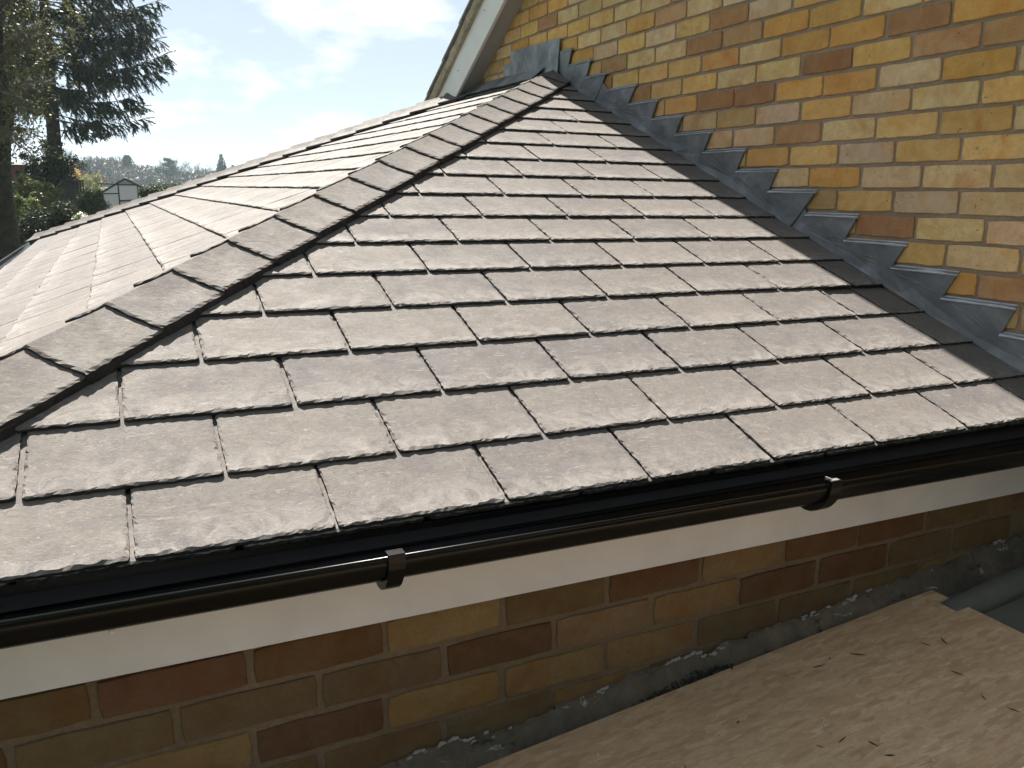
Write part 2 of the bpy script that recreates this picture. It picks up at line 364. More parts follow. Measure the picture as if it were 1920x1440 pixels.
tiles_left = [tile_mesh('slate_tile', TW-0.005, 1.25*GL, GL, 0.0085, 0.008, 180+i, 10, 3) for i in range(6)]
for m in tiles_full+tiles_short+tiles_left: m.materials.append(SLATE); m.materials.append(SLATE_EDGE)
def clipped(me, M, planes):
    """copy of mesh me (placed by M) with what lies beyond each world plane cut away; None when nothing is left"""
    bm = bmesh.new(); bm.from_mesh(me); Mi = M.inverted()
    for p, nrm in planes:
        bmesh.ops.bisect_plane(bm, geom=bm.verts[:]+bm.edges[:]+bm.faces[:], plane_co=Mi @ p, plane_no=(Mi.to_3x3() @ nrm).normalized(), clear_outer=True, dist=1e-5)
    if len(bm.faces) < 3: bm.free(); return None
    m2 = from_bm('slate_tile', bm)
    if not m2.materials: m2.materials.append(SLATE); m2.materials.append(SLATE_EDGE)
    return m2
def put_tile(me, M, planes, parent):
    cuts = []
    cs = [M @ v.co for v in me.vertices]
    for p, nrm in planes:
        d = [(c-p).dot(nrm) for c in cs]
        if min(d) > 0: return None
        if max(d) > 0: cuts.append((p, nrm))
    if cuts:
        me = clipped(me, M, cuts)
        if me is None: return None
    o = bpy.data.objects.new('slate_tile', me); col.objects.link(o); o.parent = parent
    o.matrix_local = M
    return o
# slopes have identity world transforms apart from the parent's offset, which child() has cancelled, so tiles use world matrices as local ones
hip_n = V((-HM, 1, 0)).normalized()          # points to the left-slope side of the hip
hip_p = V((0, HC, 0))
planes_f = [(hip_p+hip_n*0.012, hip_n), (V((XW-0.004, 0, 0)), V((1, 0, 0)))]
seed_t = random.Random(31)
for r in range(-1, 19):
    v0 = r*G
    if r == 0: v0 = 0.0129
    short = r == -1
    if short: v0 = 0.0129
    off = 0.0 if r % 2 == 0 else 0.5
    for k in range(-6, 9):
        cx = (k+off+0.5)*TW
        if cx < -1.3 or cx > XW+0.2: continue
        me = seed_t.choice(tiles_short if short else tiles_full)
        loc = Matrix.Translation((cx+seed_t.uniform(-.0012, .0012), v0+seed_t.uniform(-.0015, .0015), (-TT if short else 0)+seed_t.uniform(-.0004, .0007)))
        put_tile(me, FRONT @ loc @ Matrix.Rotation(seed_t.uniform(-.003, .003), 4, 'Z') @ Matrix.Rotation(seed_t.uniform(-.002, .002), 4, 'X'), planes_f, front)
# left slope
fdir = V((fh1.x-fh0.x, fh1.y-fh0.y, 0)).normalized(); far_n = V((-fdir.y, fdir.x, 0))
if far_n.y < 0: far_n = -far_n
planes_l = [(hip_p-hip_n*0.012, -hip_n), (V((fh0.x, fh0.y, 0))-far_n*0.01, far_n), (V((XW-0.004, 0, 0)), V((1, 0, 0)))]
left_specs = []
for r in range(-2, 14):
    u0 = UL0+r*GL; off = 0.0 if r % 2 == 0 else 0.5
    for k in range(-8, 34):
        yy = (k+off+0.5)*TW
        loc = Matrix.Translation((-yy+seed_t.uniform(-.0015, .0015), u0+seed_t.uniform(-.002, .002), seed_t.uniform(-.0003, .0012)))
        M = LEFT @ loc @ Matrix.Rotation(seed_t.uniform(-.004, .004), 4, 'Z') @ Matrix.Rotation(seed_t.uniform(-.003, .002), 4, 'X')
        left_specs.append(((M.translation-CAM).length, seed_t.choice(tiles_left), M))
left_specs.sort(key=lambda q: q[0])
made = 0; restv, restf, restm = [], [], []
for d, me, M in left_specs:
    if made < 195:
        if put_tile(me, M, planes_l, left): made += 1
    else:
        cs = [M @ v.co for v in me.vertices]
        if any(min((c-p).dot(nn) for c in cs) > 0 for p, nn in planes_l): continue
        cut = [(p, nn) for p, nn in planes_l if max((c-p).dot(nn) for c in cs) > 0]
        m2 = clipped(me, M, cut) if cut else me
        if m2 is None: continue
        b = len(restv); restv += [tuple(M @ v.co) for v in m2.vertices]; restf += [tuple(b+i for i in p.vertices) for p in m2.polygons]; restm += [p.material_index for p in m2.polygons]
        if cut: bpy.data.meshes.remove(m2)
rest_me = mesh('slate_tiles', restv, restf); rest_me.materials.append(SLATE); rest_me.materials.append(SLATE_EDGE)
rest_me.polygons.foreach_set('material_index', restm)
tag(link('slate_tiles', rest_me, left), kind='stuff')

# --- hip tiles
def hip_cap(origin, hd, wf, nf, wl, nl, Lc, g, W, seed, lift=0.011, T=0.0075, t=0.0215, nd=12, ns=22, rag=0.0016):
    rs = random.Random(seed); avg = (nf+nl).normalized(); k_av = 1/max(0.5, avg.dot(nf))
    cols = [(-1, 1-i/nd) for i in range(nd)]+[(0, 0.0)]+[(1, (i+1)/nd) for i in range(nd)]
    v = []; nc = len(cols)
    srow = [-1]+list(range(ns+1))
    idx = {}
    def P(sd, q, s, dz):
        w, nn = (wf, nf) if sd >= 0 else (wl, nl)
        N = (avg*k_av).lerp(nn, min(1, q*1.6)); h = 0.0205+lift*max(0.0, 1-q)**2.0
        return origin+hd*s+w*(q*W)+N*(h+T*(1-s/g)+dz)
    rows_out = []
    for a, sr in enumerate(srow):
        row = []
        for b, (sd, q) in enumerate(cols):
            edge_s = sr == -1; edge_d = b in (0, nc-1)
            s = 0.003+0.007*rs.random() if sr == 0 else (rs.uniform(-rag, rag) if edge_s else Lc*sr/ns)
            if b in (1, nc-2): q2 = 1-rs.uniform(0.03, 0.09)
            elif edge_d: q2 = 1+rs.uniform(-0.007, 0.007)
            else: q2 = q*0.94
            dz = -rs.uniform(0.0006, 0.0042) if (edge_s or edge_d) else rs.uniform(-.0002, .0002)
            row.append(len(v)); v.append(P(sd, q2, s, dz))
        rows_out.append(row)
    f = []
    for a in range(len(rows_out)-1):
        for b in range(nc-1): f.append((rows_out[a][b], rows_out[a][b+1], rows_out[a+1][b+1], rows_out[a+1][b]))
    # skirt
    ring = rows_out[0][:]+[rows_out[a][-1] for a in range(1, len(rows_out))]
    ring = [rows_out[a][0] for a in range(len(rows_out)-1, 0, -1)]+ring
    base = len(v)
    for i in ring:
        v.append(V(v[i])-avg*t*(1.0 if len(v)-base < len(rows_out)-1 or len(v)-base > len(ring)-len(rows_out) else 0.62))
    ntop = len(f)
    for k in range(len(ring)-1): f.append((ring[k], base+k, base+k+1, ring[k+1]))
    me = mesh('hip_tile', v, f)
    for p in me.polygons[ntop:]: p.material_index = 1
    bm = bmesh.new(); bm.from_mesh(me); bmesh.ops.recalc_face_normals(bm, faces=bm.faces[:]); bm.to_mesh(me); bm.free()
    up = sum((p.normal.z for p in me.polygons), 0)
    if up < 0: me.flip_normals()
    return me
SLATE_HIP = mat_slate('slate_hip', SK*0.97)
wf = hip_dir.cross(n_f).normalized(); wf = wf if wf.y < 0 else -wf
wl = hip_dir.cross(n_l).normalized(); wl = wl if wl.x < 0 else -wl
HG = 0.203                                                         # exposure along the hip
ph = hip_dir.x*HG
# tails observed at plan x = -0.302, -0.161 ...
xt = -0.302-5*ph; i = 0
while xt < XW-0.05:
    o0 = hip0+hip_dir*(xt/hip_dir.x)
    Lc = HG*1.22
    me = hip_cap(o0, hip_dir, wf, n_f, wl, n_l, min(Lc, (XW-0.02-xt)/hip_dir.x), HG, 0.124+rnd.uniform(-.002, .002), 300+i)
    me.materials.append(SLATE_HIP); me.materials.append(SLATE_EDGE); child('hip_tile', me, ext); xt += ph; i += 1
# far hip (towards its lower end), same tiles
f_top = V((XW, fh_y(XW), 0)); f_top.z = left_z(f_top.x, f_top.y); f_bot = V((-0.98, fh_y(-0.98), 0)); f_bot.z = left_z(f_bot.x, f_bot.y)
fd = (f_top-f_bot).normalized(); wl2 = fd.cross(n_l).normalized(); wl2 = wl2 if wl2.y < 0 else -wl2
n_b = V((-n_l.x*0.2, 0.34, 0.92)).normalized(); n_b = (n_b-fd*n_b.dot(fd)).normalized(); wb = fd.cross(n_b).normalized(); wb = wb if wb.y > 0 else -wb
nn = int((f_top-f_bot).length/0.23); s0 = 0
for i in range(nn+1):
    o0 = f_bot+fd*(i*0.23)
    if (f_top-o0).length < 0.1: break
    me = hip_cap(o0, fd, wl2, n_l, wb, n_b, min(0.27, (f_top-o0).length-0.02), 0.23, 0.115, 400+i, 0.034, 0.012, 0.012, 4, 3, 0.002)
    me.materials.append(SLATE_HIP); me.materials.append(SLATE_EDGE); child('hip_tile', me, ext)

# --- fascia, gutter
FS = -0.0088
fa = MB(); YF = 0.026
def fz(x, z): return z+FS*(x+0.476)
fa.prism([(-0.93, YF, fz(-0.93, -0.020)), (-0.93, YF, fz(-0.93, -0.172)), (XW-0.01, YF, fz(XW, -0.172)), (XW-0.01, YF, fz(XW, -0.020))], (0, 0.018, 0))
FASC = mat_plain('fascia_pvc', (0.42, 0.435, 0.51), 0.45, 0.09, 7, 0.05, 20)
fascia = fa.build('fascia_board', FASC, ext)
fa2 = MB(); fa2.prism([(-0.93, YF+.02, -0.02), (-0.93, YF+.02, -0.172), (-0.93, pD[1], -0.172), (-0.93, pD[1], -0.02)], (0.018, 0, 0)); fa2.build('fascia_board', FASC, ext)
for x, z in ((-0.33, -0.101), (0.145, -0.101), (0.622, -0.1), (1.176, -0.108)):
    s = MB(); s.tube([(x, YF-0.0004, z), (x, YF-0.0022, z), (x, YF-0.003, z)], [0.0040, 0.0040, 0.0022], 10); s.build('screw_cap', PVC, fascia)
GR, GY = 0.0565, -0.031
gsl = lambda x: -0.0035-0.0118*(x+0.447)
def gut_ring(x, r, a0=-180, a1=0, n=18): return [(x, GY+r*math.cos(R(a0+(a1-a0)*k/n)), gsl(x)+r*math.sin(R(a0+(a1-a0)*k/n))) for k in range(n+1)]
g = MB(); xa, xb = -1.02, XW-0.012; nseg = 30
prof = lambda x: gut_ring(x, GR)+[(x, GY+GR-0.003, gsl(x)+0.002)]+gut_ring(x, GR-0.003, 0, -180)
rowsg = []
for k in range(nseg+1):
    x = xa+(xb-xa)*k/nseg; p = prof(x); b = len(g.v); g.v += p; rowsg.append(b); npf = len(p)
for k in range(nseg):
    for i in range(npf-1): g.f.append((rowsg[k]+i, rowsg[k]+i+1, rowsg[k+1]+i+1, rowsg[k+1]+i))
    g.f.append((rowsg[k]+npf-1, rowsg[k], rowsg[k+1], rowsg[k+1]+npf-1))
gutter = g.build('gutter', GUTTER, ext, True)
lip = MB(); lip.tube([(xa, GY-GR+0.0015, gsl(xa)), (xb, GY-GR+0.0015, gsl(xb))], [0.0034, 0.0034], 12); lip.build('gutter_lip', GUTTER, gutter, True)
def gutter_bracket(x, w):
    b = MB(); nk = 16; r0, r1 = GR+0.001, GR+0.0055
    ring = []
    for k in range(nk+1):
        th = R(-186+(192)*k/nk); ex = 0.010*max(0, math.sin(-th))**3
        ring.append((math.cos(th), math.sin(th), r1+ex))
    for k in range(nk):
        (c0, s0, q0), (c1, s1, q1) = ring[k], ring[k+1]
        P = lambda xx, c, s, q: (xx, GY+q*c, gsl(x)+q*s)
        a = [P(x-w/2, c0, s0, r0), P(x-w/2, c0, s0, q0), P(x-w/2, c1, s1, q1), P(x-w/2, c1, s1, r0)]
        b.prism(a, (w, 0, 0))
    b.box(x-w/2, x+w/2, GY-GR-0.0045, GY-GR+0.011, gsl(x)+0.0042, gsl(x)+0.0075)
    b.box(x-w/2, x+w/2, GY-GR+0.0105, GY-GR+0.0135, gsl(x)-0.012, gsl(x)+0.0075)
    b.box(x-w/2+.003, x+w/2-.003, GY+GR-0.002, YF-0.001, gsl(x)-0.075, gsl(x)+0.0)
    return b.build('gutter_bracket', GUTTER, gutter)
gutter_bracket(0.063, 0.026); gutter_bracket(0.955, 0.030); gutter_bracket(-0.82, 0.026)
cpb = MB(); cpb.box(0.938, 0.941, GY-GR-0.004, GY-GR+0.012, gsl(.94)+.008, gsl(.94)+.014); cpb.box(0.938, 0.962, GY-GR-0.003, GY-GR+0.006, gsl(.94)+.0078, gsl(.94)+.0095); cpb.build('clip', METAL_CLIP, gutter)
GX = -0.99; g2 = MB(); ga = MB()
def gut_y(y): return [(GX+q*math.cos(R(-180*k/14)), y, 0.0025+q*math.sin(R(-180*k/14))) for q, ks in ((GR, range(15)), (GR-.003, range(14, -1, -1))) for k in ks]
ya_, yb_ = -0.06, pD[1]; pa, pb = gut_y(ya_), gut_y(yb_); g2.v = pa+pb; npf = len(pa)
for i in range(npf): g2.f.append((i, (i+1) % npf, npf+(i+1) % npf, npf+i))
g2.build('gutter', GUTTER, ext, True)
# eaves felt support tray seen in the gutter's shadow
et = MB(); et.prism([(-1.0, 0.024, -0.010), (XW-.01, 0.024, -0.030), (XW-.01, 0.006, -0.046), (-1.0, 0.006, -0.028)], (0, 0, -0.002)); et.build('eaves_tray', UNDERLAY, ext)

# --- brick walls
PAL = {'Y': (.51, .325, .122), 'O': (.48, .270, .082), 'T': (.51, .365, .190), 'P': (.48, .345, .205), 'B': (.29, .155, .070), 'R': (.37, .215, .105), 'N': (.38, .26, .118)}
def brick_mesh(seed, w=0.2135, h=0.0638, d=0.010):
    rs = random.Random(seed); pts = []
    nx_, ny_ = 6, 3
    for i in range(nx_): pts.append((-w/2+w*i/nx_+(0.003 if i == 0 else 0), -h/2))
    for i in range(ny_): pts.append((w/2, -h/2+h*i/ny_+(0.003 if i == 0 else 0)))
    for i in range(nx_): pts.append((w/2-w*i/nx_-(0.003 if i == 0 else 0), h/2))
    for i in range(ny_): pts.append((-w/2, h/2-h*i/ny_-(0.003 if i == 0 else 0)))
    pts = [(x+rs.uniform(-.0012, .0012), y+rs.uniform(-.0012, .0012)) for x, y in pts]; n = len(pts); v = []
    for x, y in pts: v.append((x*(1-0.020)+rs.uniform(-.0006, .0006), y*(1-0.055)+rs.uniform(-.0006, .0006), rs.uniform(-.0003, .0003)))
    for x, y in pts: v.append((x, y, -0.0018+rs.uniform(-.0012, .0003)))
    for x, y in pts: v.append((x, y, -d))
    f = [tuple(range(n))]
    for i in range(n):
        j = (i+1) % n; f.append((n+i, n+j, j, i)); f.append((2*n+i, 2*n+j, n+j, n+i))
    me = mesh('brick', v, f); me.materials.append(BRICK); return me
bricks = [brick_mesh(500+i) for i in range(12)]
PAL_SHADE = {'Y': (.165, .115, .056), 'O': (.15, .09, .038), 'T': (.155, .11, .06), 'P': (.15, .105, .068), 'B': (.095, .053, .028), 'R': (.10, .054, .035), 'N': (.105, .075, .040)}   # same bricks darkened, the low wall's shade put into the colour
def put_brick(M, key, parent, rs, pal=PAL):
    o = bpy.data.objects.new('brick', rs.choice(bricks)); col.objects.link(o); o.parent = parent
    c = pal[key]; j = rs.uniform(.9, 1.1); o.color = (c[0]*j*rs.uniform(.97, 1.03), c[1]*j*rs.uniform(.96, 1.04), c[2]*j*rs.uniform(.9, 1.1), 1)
    o.matrix_local = M @ Matrix.Rotation(rs.uniform(-.004, .004), 4, 'Z') @ Matrix.Rotation(rs.uniform(-.004, .004), 4, 'X')
    return o
YB = 0.058
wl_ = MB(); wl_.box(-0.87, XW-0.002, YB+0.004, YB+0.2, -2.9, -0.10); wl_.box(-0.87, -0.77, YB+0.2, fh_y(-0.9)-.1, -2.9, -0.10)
fwall = wl_.build('front_wall', mat_mortar('shaded_mortar', 0.5), ext)  # mortar darkened like its bricks, wall shade painted in
rsb = random.Random(77)
FW_ROWS = {0: (-0.365, 'NRBYNBYBBN'), 1: (-0.481, 'BNNNBPYBBN'), 2: (-0.365, 'BYRYYYNNNY'), 3: (-0.481, 'NYNNNYNNNN'), 4: (-0.365, 'NNYNNNNNNN')}
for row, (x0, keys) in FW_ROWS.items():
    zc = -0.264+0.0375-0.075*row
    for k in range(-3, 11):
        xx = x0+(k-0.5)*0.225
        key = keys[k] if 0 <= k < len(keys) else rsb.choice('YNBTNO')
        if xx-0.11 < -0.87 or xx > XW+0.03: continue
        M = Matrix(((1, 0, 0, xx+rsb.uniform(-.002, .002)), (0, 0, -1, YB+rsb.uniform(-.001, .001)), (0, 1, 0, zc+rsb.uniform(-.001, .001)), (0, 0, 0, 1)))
        put_brick(M, key, fwall, rsb, PAL_SHADE)

# ================================================================== main house
house = tag(empty('brick_house', (4.5, 0.3, -2.9)), 'yellow brick house with gable wall rising above the slate roof, white bargeboard and stepped lead', 'building')
VS = 0.60; RY = 0.3
soff = lambda y: 1.478-VS*(y-3.5)
gw = MB(); yb = 5.6; yf = -5.0
gw.prism([(XW+0.0065, yf, -2.9), (XW+0.0065, yb, -2.9), (XW+0.0065, yb, soff(yb)+.1), (XW+0.0065, RY, soff(RY)+.1), (XW+0.0065, yf, soff(2*RY-yf)+.1)], (0.22, 0, 0))
gwall = gw.build('gable_wall', MORTAR, house)
body = MB(); body.prism([(XW+0.25, yb-.02, -2.9), (XW+0.25, yf+.02, -2.9), (XW+0.25, yf+.02, soff(2*RY-yf)), (XW+0.25, RY, soff(RY)), (XW+0.25, yb-.02, soff(yb))], (7.0, 0, 0)); body.build('wall', MORTAR, house)
KEYS = {1: (1.63, 'YBPYTOYTO'), 2: (1.5443+.225, 'TBROOTYO'), 3: (1.667, 'YOTOOBOYT'), 4: (1.5627, 'YTTBYRRT'), 5: (1.677, 'OBBOOTOTY'), 6: (1.5454, 'NNPOTTYT'),
        7: (1.6646, 'NTPRTYYT'), 8: (1.1305, 'OYPYYT'), 9: (1.0257, 'TOTTTY'), 10: (0.8899, 'NYPTTO'), 11: (0.5726, 'BTTYP'), 12: (0.46, 'YTYO'), 13: (0.3476, 'OROT')}
rsw = random.Random(5)
nb_ = 0
gable_specs = []
for k in range(-5, 24):
    zc = ZW-0.075*k
    if k in KEYS: y0, keys = KEYS[k]
    else: y0, keys = (1.675 if k % 2 else 1.5625), ''
    for j in range(-16, 16):
        y = y0-0.225*(j-0.5)                # brick j ends at perp j
        if y < -1.35 or zc-0.035 < -0.42 or zc-0.04 > soff(y)+0.03: continue
        yl = y+0.11; roof = (min(zf(y-.11), 9) if y < apx.y else left_z(XW, y))
        if zc+0.035 < roof-0.02: continue
        if y > fh_y(XW)+0.35 and zc < 0.9: continue
        key = keys[j] if 0 <= j < len(keys) else rsw.choice('YYTTOOPNBR')
        M = Matrix(((0, 0, -1, XW+rsw.uniform(-.001, .001)), (-1, 0, 0, y+rsw.uniform(-.002, .002)), (0, 1, 0, zc+rsw.uniform(-.001, .001)), (0, 0, 0, 1)))
        gable_specs.append(((0 if y > -0.28 and zc > -0.05 else 100)+(V((XW, y, zc))-at(1500, 200, 2.6)).length, M, key))
gable_specs.sort(key=lambda q: q[0])
for d, M, key in gable_specs[:300]: put_brick(M, key, gwall, rsw); nb_ += 1
rbv, rbf = [], []
for d, M, key in gable_specs[300:]:
    me = rsw.choice(bricks); b0 = len(rbv); rbv += [tuple(M @ v.co) for v in me.vertices]; rbf += [tuple(b0+i for i in p.vertices) for p in me.polygons]
if rbv:
    rest_b = link('bricks', mesh('bricks', rbv, rbf), gwall, BRICK); rest_b.color = (*PAL['Y'], 1); tag(rest_b, kind='stuff')
# bargeboard, soffit, verge
XB = 1.775
bl = lambda y, z0: z0-VS*(y-3.5)
bb = MB()
for s, y_e in ((1, 5.75), (-1, 2*RY-5.75)):
    pts = [(XB, y_e, bl(5.75, 1.446)), (XB, RY, bl(RY, 1.446)), (XB, RY, bl(RY, 1.672)), (XB, y_e, bl(5.75, 1.672))]
    bb.prism(pts, (0.018, 0, 0))
barge = bb.build('bargeboard', PVC, house)
for y, z in ((3.58, 1.50), (4.0, 1.215)):
    s = MB(); s.tube([(XB-.0004, y, z+.06), (XB-.003, y, z+.06)], [.005, .003], 8); s.build('screw_cap', UNDERLAY, barge)
sf = MB()
for y_e, sgn in ((5.75, 1), (2*RY-5.75, -1)):
    sf.prism([(XB+.02, y_e, bl(5.75, 1.472)), (XB+.02, RY, bl(RY, 1.472)), (XW+.002, RY, bl(RY, 1.472)), (XW+.002, y_e, bl(5.75, 1.472))], (0, 0, 0.012))
sf.build('soffit', PVC_SHADE, house)
rf = MB()
for y_e in (5.95, 2*RY-5.95):
    rf.prism([(1.80, y_e, bl(5.95, 1.70)), (1.80, RY, bl(RY, 1.70)), (9.2, RY, bl(RY, 1.70)), (9.2, y_e, bl(5.95, 1.70))], (0, 0, 0.035))
rf.build('roof', CONC_TILE, house)
vm = MB(); vrs = random.Random(3); prev = None
bmv = bmesh.new(); ring = []
for i in range(120):
    y = RY+(5.9-RY)*i/119; zl = bl(y, 1.672)
    ring.append([bmv.verts.new((1.752+vrs.uniform(-.006, .006), y, zl+vrs.uniform(-.004, .008))), bmv.verts.new((1.742+vrs.uniform(-.006, .006), y, zl+.03+vrs.uniform(-.005, .005))), bmv.verts.new((1.748+vrs.uniform(-.005, .005), y, zl+.066)), bmv.verts.new((1.85, y, zl+.066)), bmv.verts.new((1.85, y, zl))])
for a, b in zip(ring, ring[1:]):
    for q in range(5): bmv.faces.new((a[q], a[(q+1) % 5], b[(q+1) % 5], b[q]))
bmesh.ops.recalc_face_normals(bmv, faces=bmv.faces[:]); child('verge_mortar', from_bm('verge_mortar', bmv), house, UNDERCLOAK)
vt = MB(); gp = 0.30
me_vt = None
for i in range(20):
    y = 5.98-i*gp
    if y < RY: break
    m = MB(); z0 = bl(y, 1.738); z1 = bl(y-gp*1.15, 1.738)
    m.prism([(1.730, y, z0+.012), (1.730, y, z0+.028), (1.730, y-gp*1.15, z1+.014), (1.730, y-gp*1.15, z1)], (0.30, 0, 0))
    m.build('verge_tile', CONC_TILE, house)

# --- lead flashings
LEAD_BRIGHT = mat_plain('skylit_lead', (0.30, 0.32, 0.345), 0.45, 0.3, 14, 0.3, 30, 0.003, metal=0.15)  # paler lead for the tucks, sky light on tilted edges painted in
STEPS = [(2.836, 2.717, 1.2467), (2.751, 2.525, 1.1685), (2.562, 2.375, 1.0900), (2.36, 2.118, 1.0110), (2.173, 1.938, 0.9310), (1.979, 1.758, 0.8522), (1.799, 1.559, 0.7772), (1.601, 1.352, 0.7000),
         (1.392, 1.17, 0.6222), (1.207, 0.974, 0.5480), (1.015, 0.787, 0.4710), (0.831, 0.588, 0.3930), (0.632, 0.405, 0.3210), (0.445, 0.219, 0.2475), (0.252, 0.02, 0.1700), (0.06, -0.16, 0.0950)]
zb = lambda y: zf(y)+0.002
def lead_piece(i0, i1, xo, left_pts, right_end, seed):
    poly = list(left_pts)
    for i in range(i0, i1+1):
        poly.append((STEPS[i][0], STEPS[i][2])); poly.append((STEPS[i][1], STEPS[i][2]))
    poly.append(right_end)
    bm = bmesh.new(); n = len(poly)
    f = bm.faces.new([bm.verts.new((xo, y, z)) for y, z in poly])
    bm.normal_update()
    if f.normal.x > 0: f.normal_flip()
    ex = bmesh.ops.extrude_face_region(bm, geom=[f])
    fv = [g for g in ex['geom'] if isinstance(g, bmesh.types.BMVert)]
    bmesh.ops.translate(bm, vec=(-0.0045, 0, 0), verts=fv)
    ff = [g for g in ex['geom'] if isinstance(g, bmesh.types.BMFace)][0]
    bmesh.ops.bevel(bm, geom=list(ff.edges), offset=0.0022, segments=2, affect='EDGES', profile=0.5)
    bmesh.ops.triangulate(bm, faces=bm.faces[:])
    for _ in range(3):
        bmesh.ops.subdivide_edges(bm, edges=[e for e in bm.edges if e.calc_length() > 0.045], cuts=1, use_grid_fill=False)
        bmesh.ops.triangulate(bm, faces=bm.faces[:])
    for v in bm.verts:
        if v.co.x < xo-0.003:
            h = v.co.z-zb(v.co.y)
            v.co.x += 0.0045*mnoise.noise((v.co.y*9+seed, v.co.z*9, seed))+0.002*mnoise.noise((v.co.y*30+seed, v.co.z*30, 0))
            if h < 0.03: v.co.x -= 0.006*(1-h/0.03)
    bmesh.ops.recalc_face_normals(bm, faces=bm.faces[:])
    return child('lead_flashing', from_bm('lead_flashing', bm, False), house, LEAD)
lead_piece(0, 2, XW-0.010, [(2.87, zb(2.87)), (2.86, 1.2467)], (2.47, zb(2.47)), 1.0)
lead_piece(3, 9, XW-0.006, [(2.52, zb(2.52)), (2.42, 1.05)], (1.075, zb(1.075)), 2.0)
lead_piece(10, 15, XW-0.002, [(1.17, zb(1.17)), (1.03, 0.50)], (-0.14, zb(-0.14)), 3.0)
for i, (ya, yb2, z) in enumerate(STEPS):
    xo = XW-(0.0145 if i < 3 else 0.0105 if i < 10 else 0.0065); m = MB()
    n_ = 7
    for q in range(n_):
        a0 = ya+.004+(yb2+.002-ya-.004)*q/n_; a1 = ya+.004+(yb2+.002-ya-.004)*(q+1)/n_
        w0, w1 = [.0016*mnoise.noise((t*31, z*9, 1)) for t in (a0, a1)]
        m.prism([(xo-.0045+w0, a0, z-.0085+w0), (XW+.002, a0, z+.0035), (XW+.002, a0, z-.006), (xo-.001, a0, z-.012)], (0, a1-a0, 0))
    m.build('lead_tuck', LEAD_BRIGHT, house)
# saddle over the top of the roof
def sheet(name, pts, th, parent, mat, seed, amp=0.004, cut=0.05):
    bm = bmesh.new(); f = bm.faces.new([bm.verts.new(p) for p in pts]); bm.normal_update(); nn = f.normal.copy()
    ex = bmesh.ops.extrude_face_region(bm, geom=[f]); fv = [g for g in ex['geom'] if isinstance(g, bmesh.types.BMVert)]
    bmesh.ops.translate(bm, vec=nn*th, verts=fv)
    bmesh.ops.triangulate(bm, faces=bm.faces[:])
    for _ in range(3):
        bmesh.ops.subdivide_edges(bm, edges=[e for e in bm.edges if e.calc_length() > cut], cuts=1); bmesh.ops.triangulate(bm, faces=bm.faces[:])
    for v in bm.verts: v.co += nn*amp*mnoise.noise((v.co.y*8+seed, v.co.z*8, v.co.x*8))
    bmesh.ops.recalc_face_normals(bm, faces=bm.faces[:]); return child(name, from_bm(name, bm), parent, mat)
LEAD_DARK = mat_plain('stained_lead', (0.14, 0.15, 0.16), 0.5, 0.75, 6, 0.4, 12, 0.01, metal=0.3)
zt_ = left_z(XW, 3.2)
sheet('lead_saddle', [(XW-.024, 2.842, 1.135), (XW-.014, 2.846, 1.309), (XW-.010, 3.455, 1.325), (XW-.014, 3.45, zt_+.01), (XW-.024, 2.99, zt_-.02), (XW-.026, 2.86, zf(2.86)+.005)], 0.005, house, LEAD_DARK, 4.0)
sheet('lead_apron', [(XW-.006, 3.44, 1.262), (XW-.006, 3.57, 1.262), (XW-.006, 3.57, zt_+.02), (XW-.006, 3.44, zt_+.02)], 0.004, house, LEAD_DARK, 5.0)
ap = MB(); y0, y1 = 2.99, fh_y(XW)+0.05
ap.poly([(XW-.008, y0, left_z(XW, y0)+.06), (XW-.008, y1, left_z(XW, y1)+.05), (XW-.09, y1-.02, left_z(XW-.09, y1)+.022), (XW-.09, y0+.04, left_z(XW-.09, y0)+.022)])
sheet('lead_apron', ap.v, 0.004, house, LEAD_DARK, 6.0, 0.003)

# ================================================================== flat roof and board
FZ = lambda x: -0.552+0.088*x
fr = MB(); fr.prism([(-1.2, YB+.003, FZ(-1.2)), (XW, YB+.003, FZ(XW)), (XW, -3.2, FZ(XW)), (-1.2, -3.2, FZ(-1.2))], (0, 0, -0.12))
froof = tag(fr.build('flat_roof', FELT), 'old grey green felt flat roof below the fascia', None, None, 'structure')
lwall = MB(); lwall.box(-1.15, XW-.01, -3.15, YB-.005, -2.9, -0.85); tag(lwall.build('lower_wall', MORTAR), 'wall under the flat roof', None, None, 'structure')
# upstand fillet along the wall: lumpy wedge of mortar
bm = bmesh.new(); rows_ = []; frs = random.Random(9)
N = 240
for i in range(N+1):
    x = -0.9+(XW-0.005+0.9)*i/N; z = FZ(x)
    hh = 0.062+0.020*mnoise.noise((x*4, 1, 0))+0.013*mnoise.noise((x*22, 5, 0))+0.006*mnoise.noise((x*70, 8, 0)); dd = 0.030+0.008*mnoise.noise((x*7, 3, 0))
    prof_ = [(YB-.002, hh), (YB-.006-dd*.15, hh*0.93), (YB-.008-dd*.42, hh*0.62), (YB-.010-dd*.65, hh*.36), (YB-.012-dd, .010), (YB-.016-dd*1.25, -.004)]
    rows_.append([bm.verts.new((x, y+0.0022*mnoise.noise((x*45, q*3.1, 2)), z+h+0.003*mnoise.noise((x*50, q*2.3, 7)))) for q, (y, h) in enumerate(prof_)])
for a, b in zip(rows_, rows_[1:]):
    for q in range(5): bm.faces.new((a[q], a[q+1], b[q+1], b[q]))
bmesh.ops.recalc_face_normals(bm, faces=bm.faces[:])
tag(link('mortar_fillet', from_bm('mortar_fillet', bm), None, FILLET), 'flaking grey mortar fillet where the brick wall meets the flat roof', 'mortar fillet')
prs = random.Random(44); pm = MB(); dk = MB()
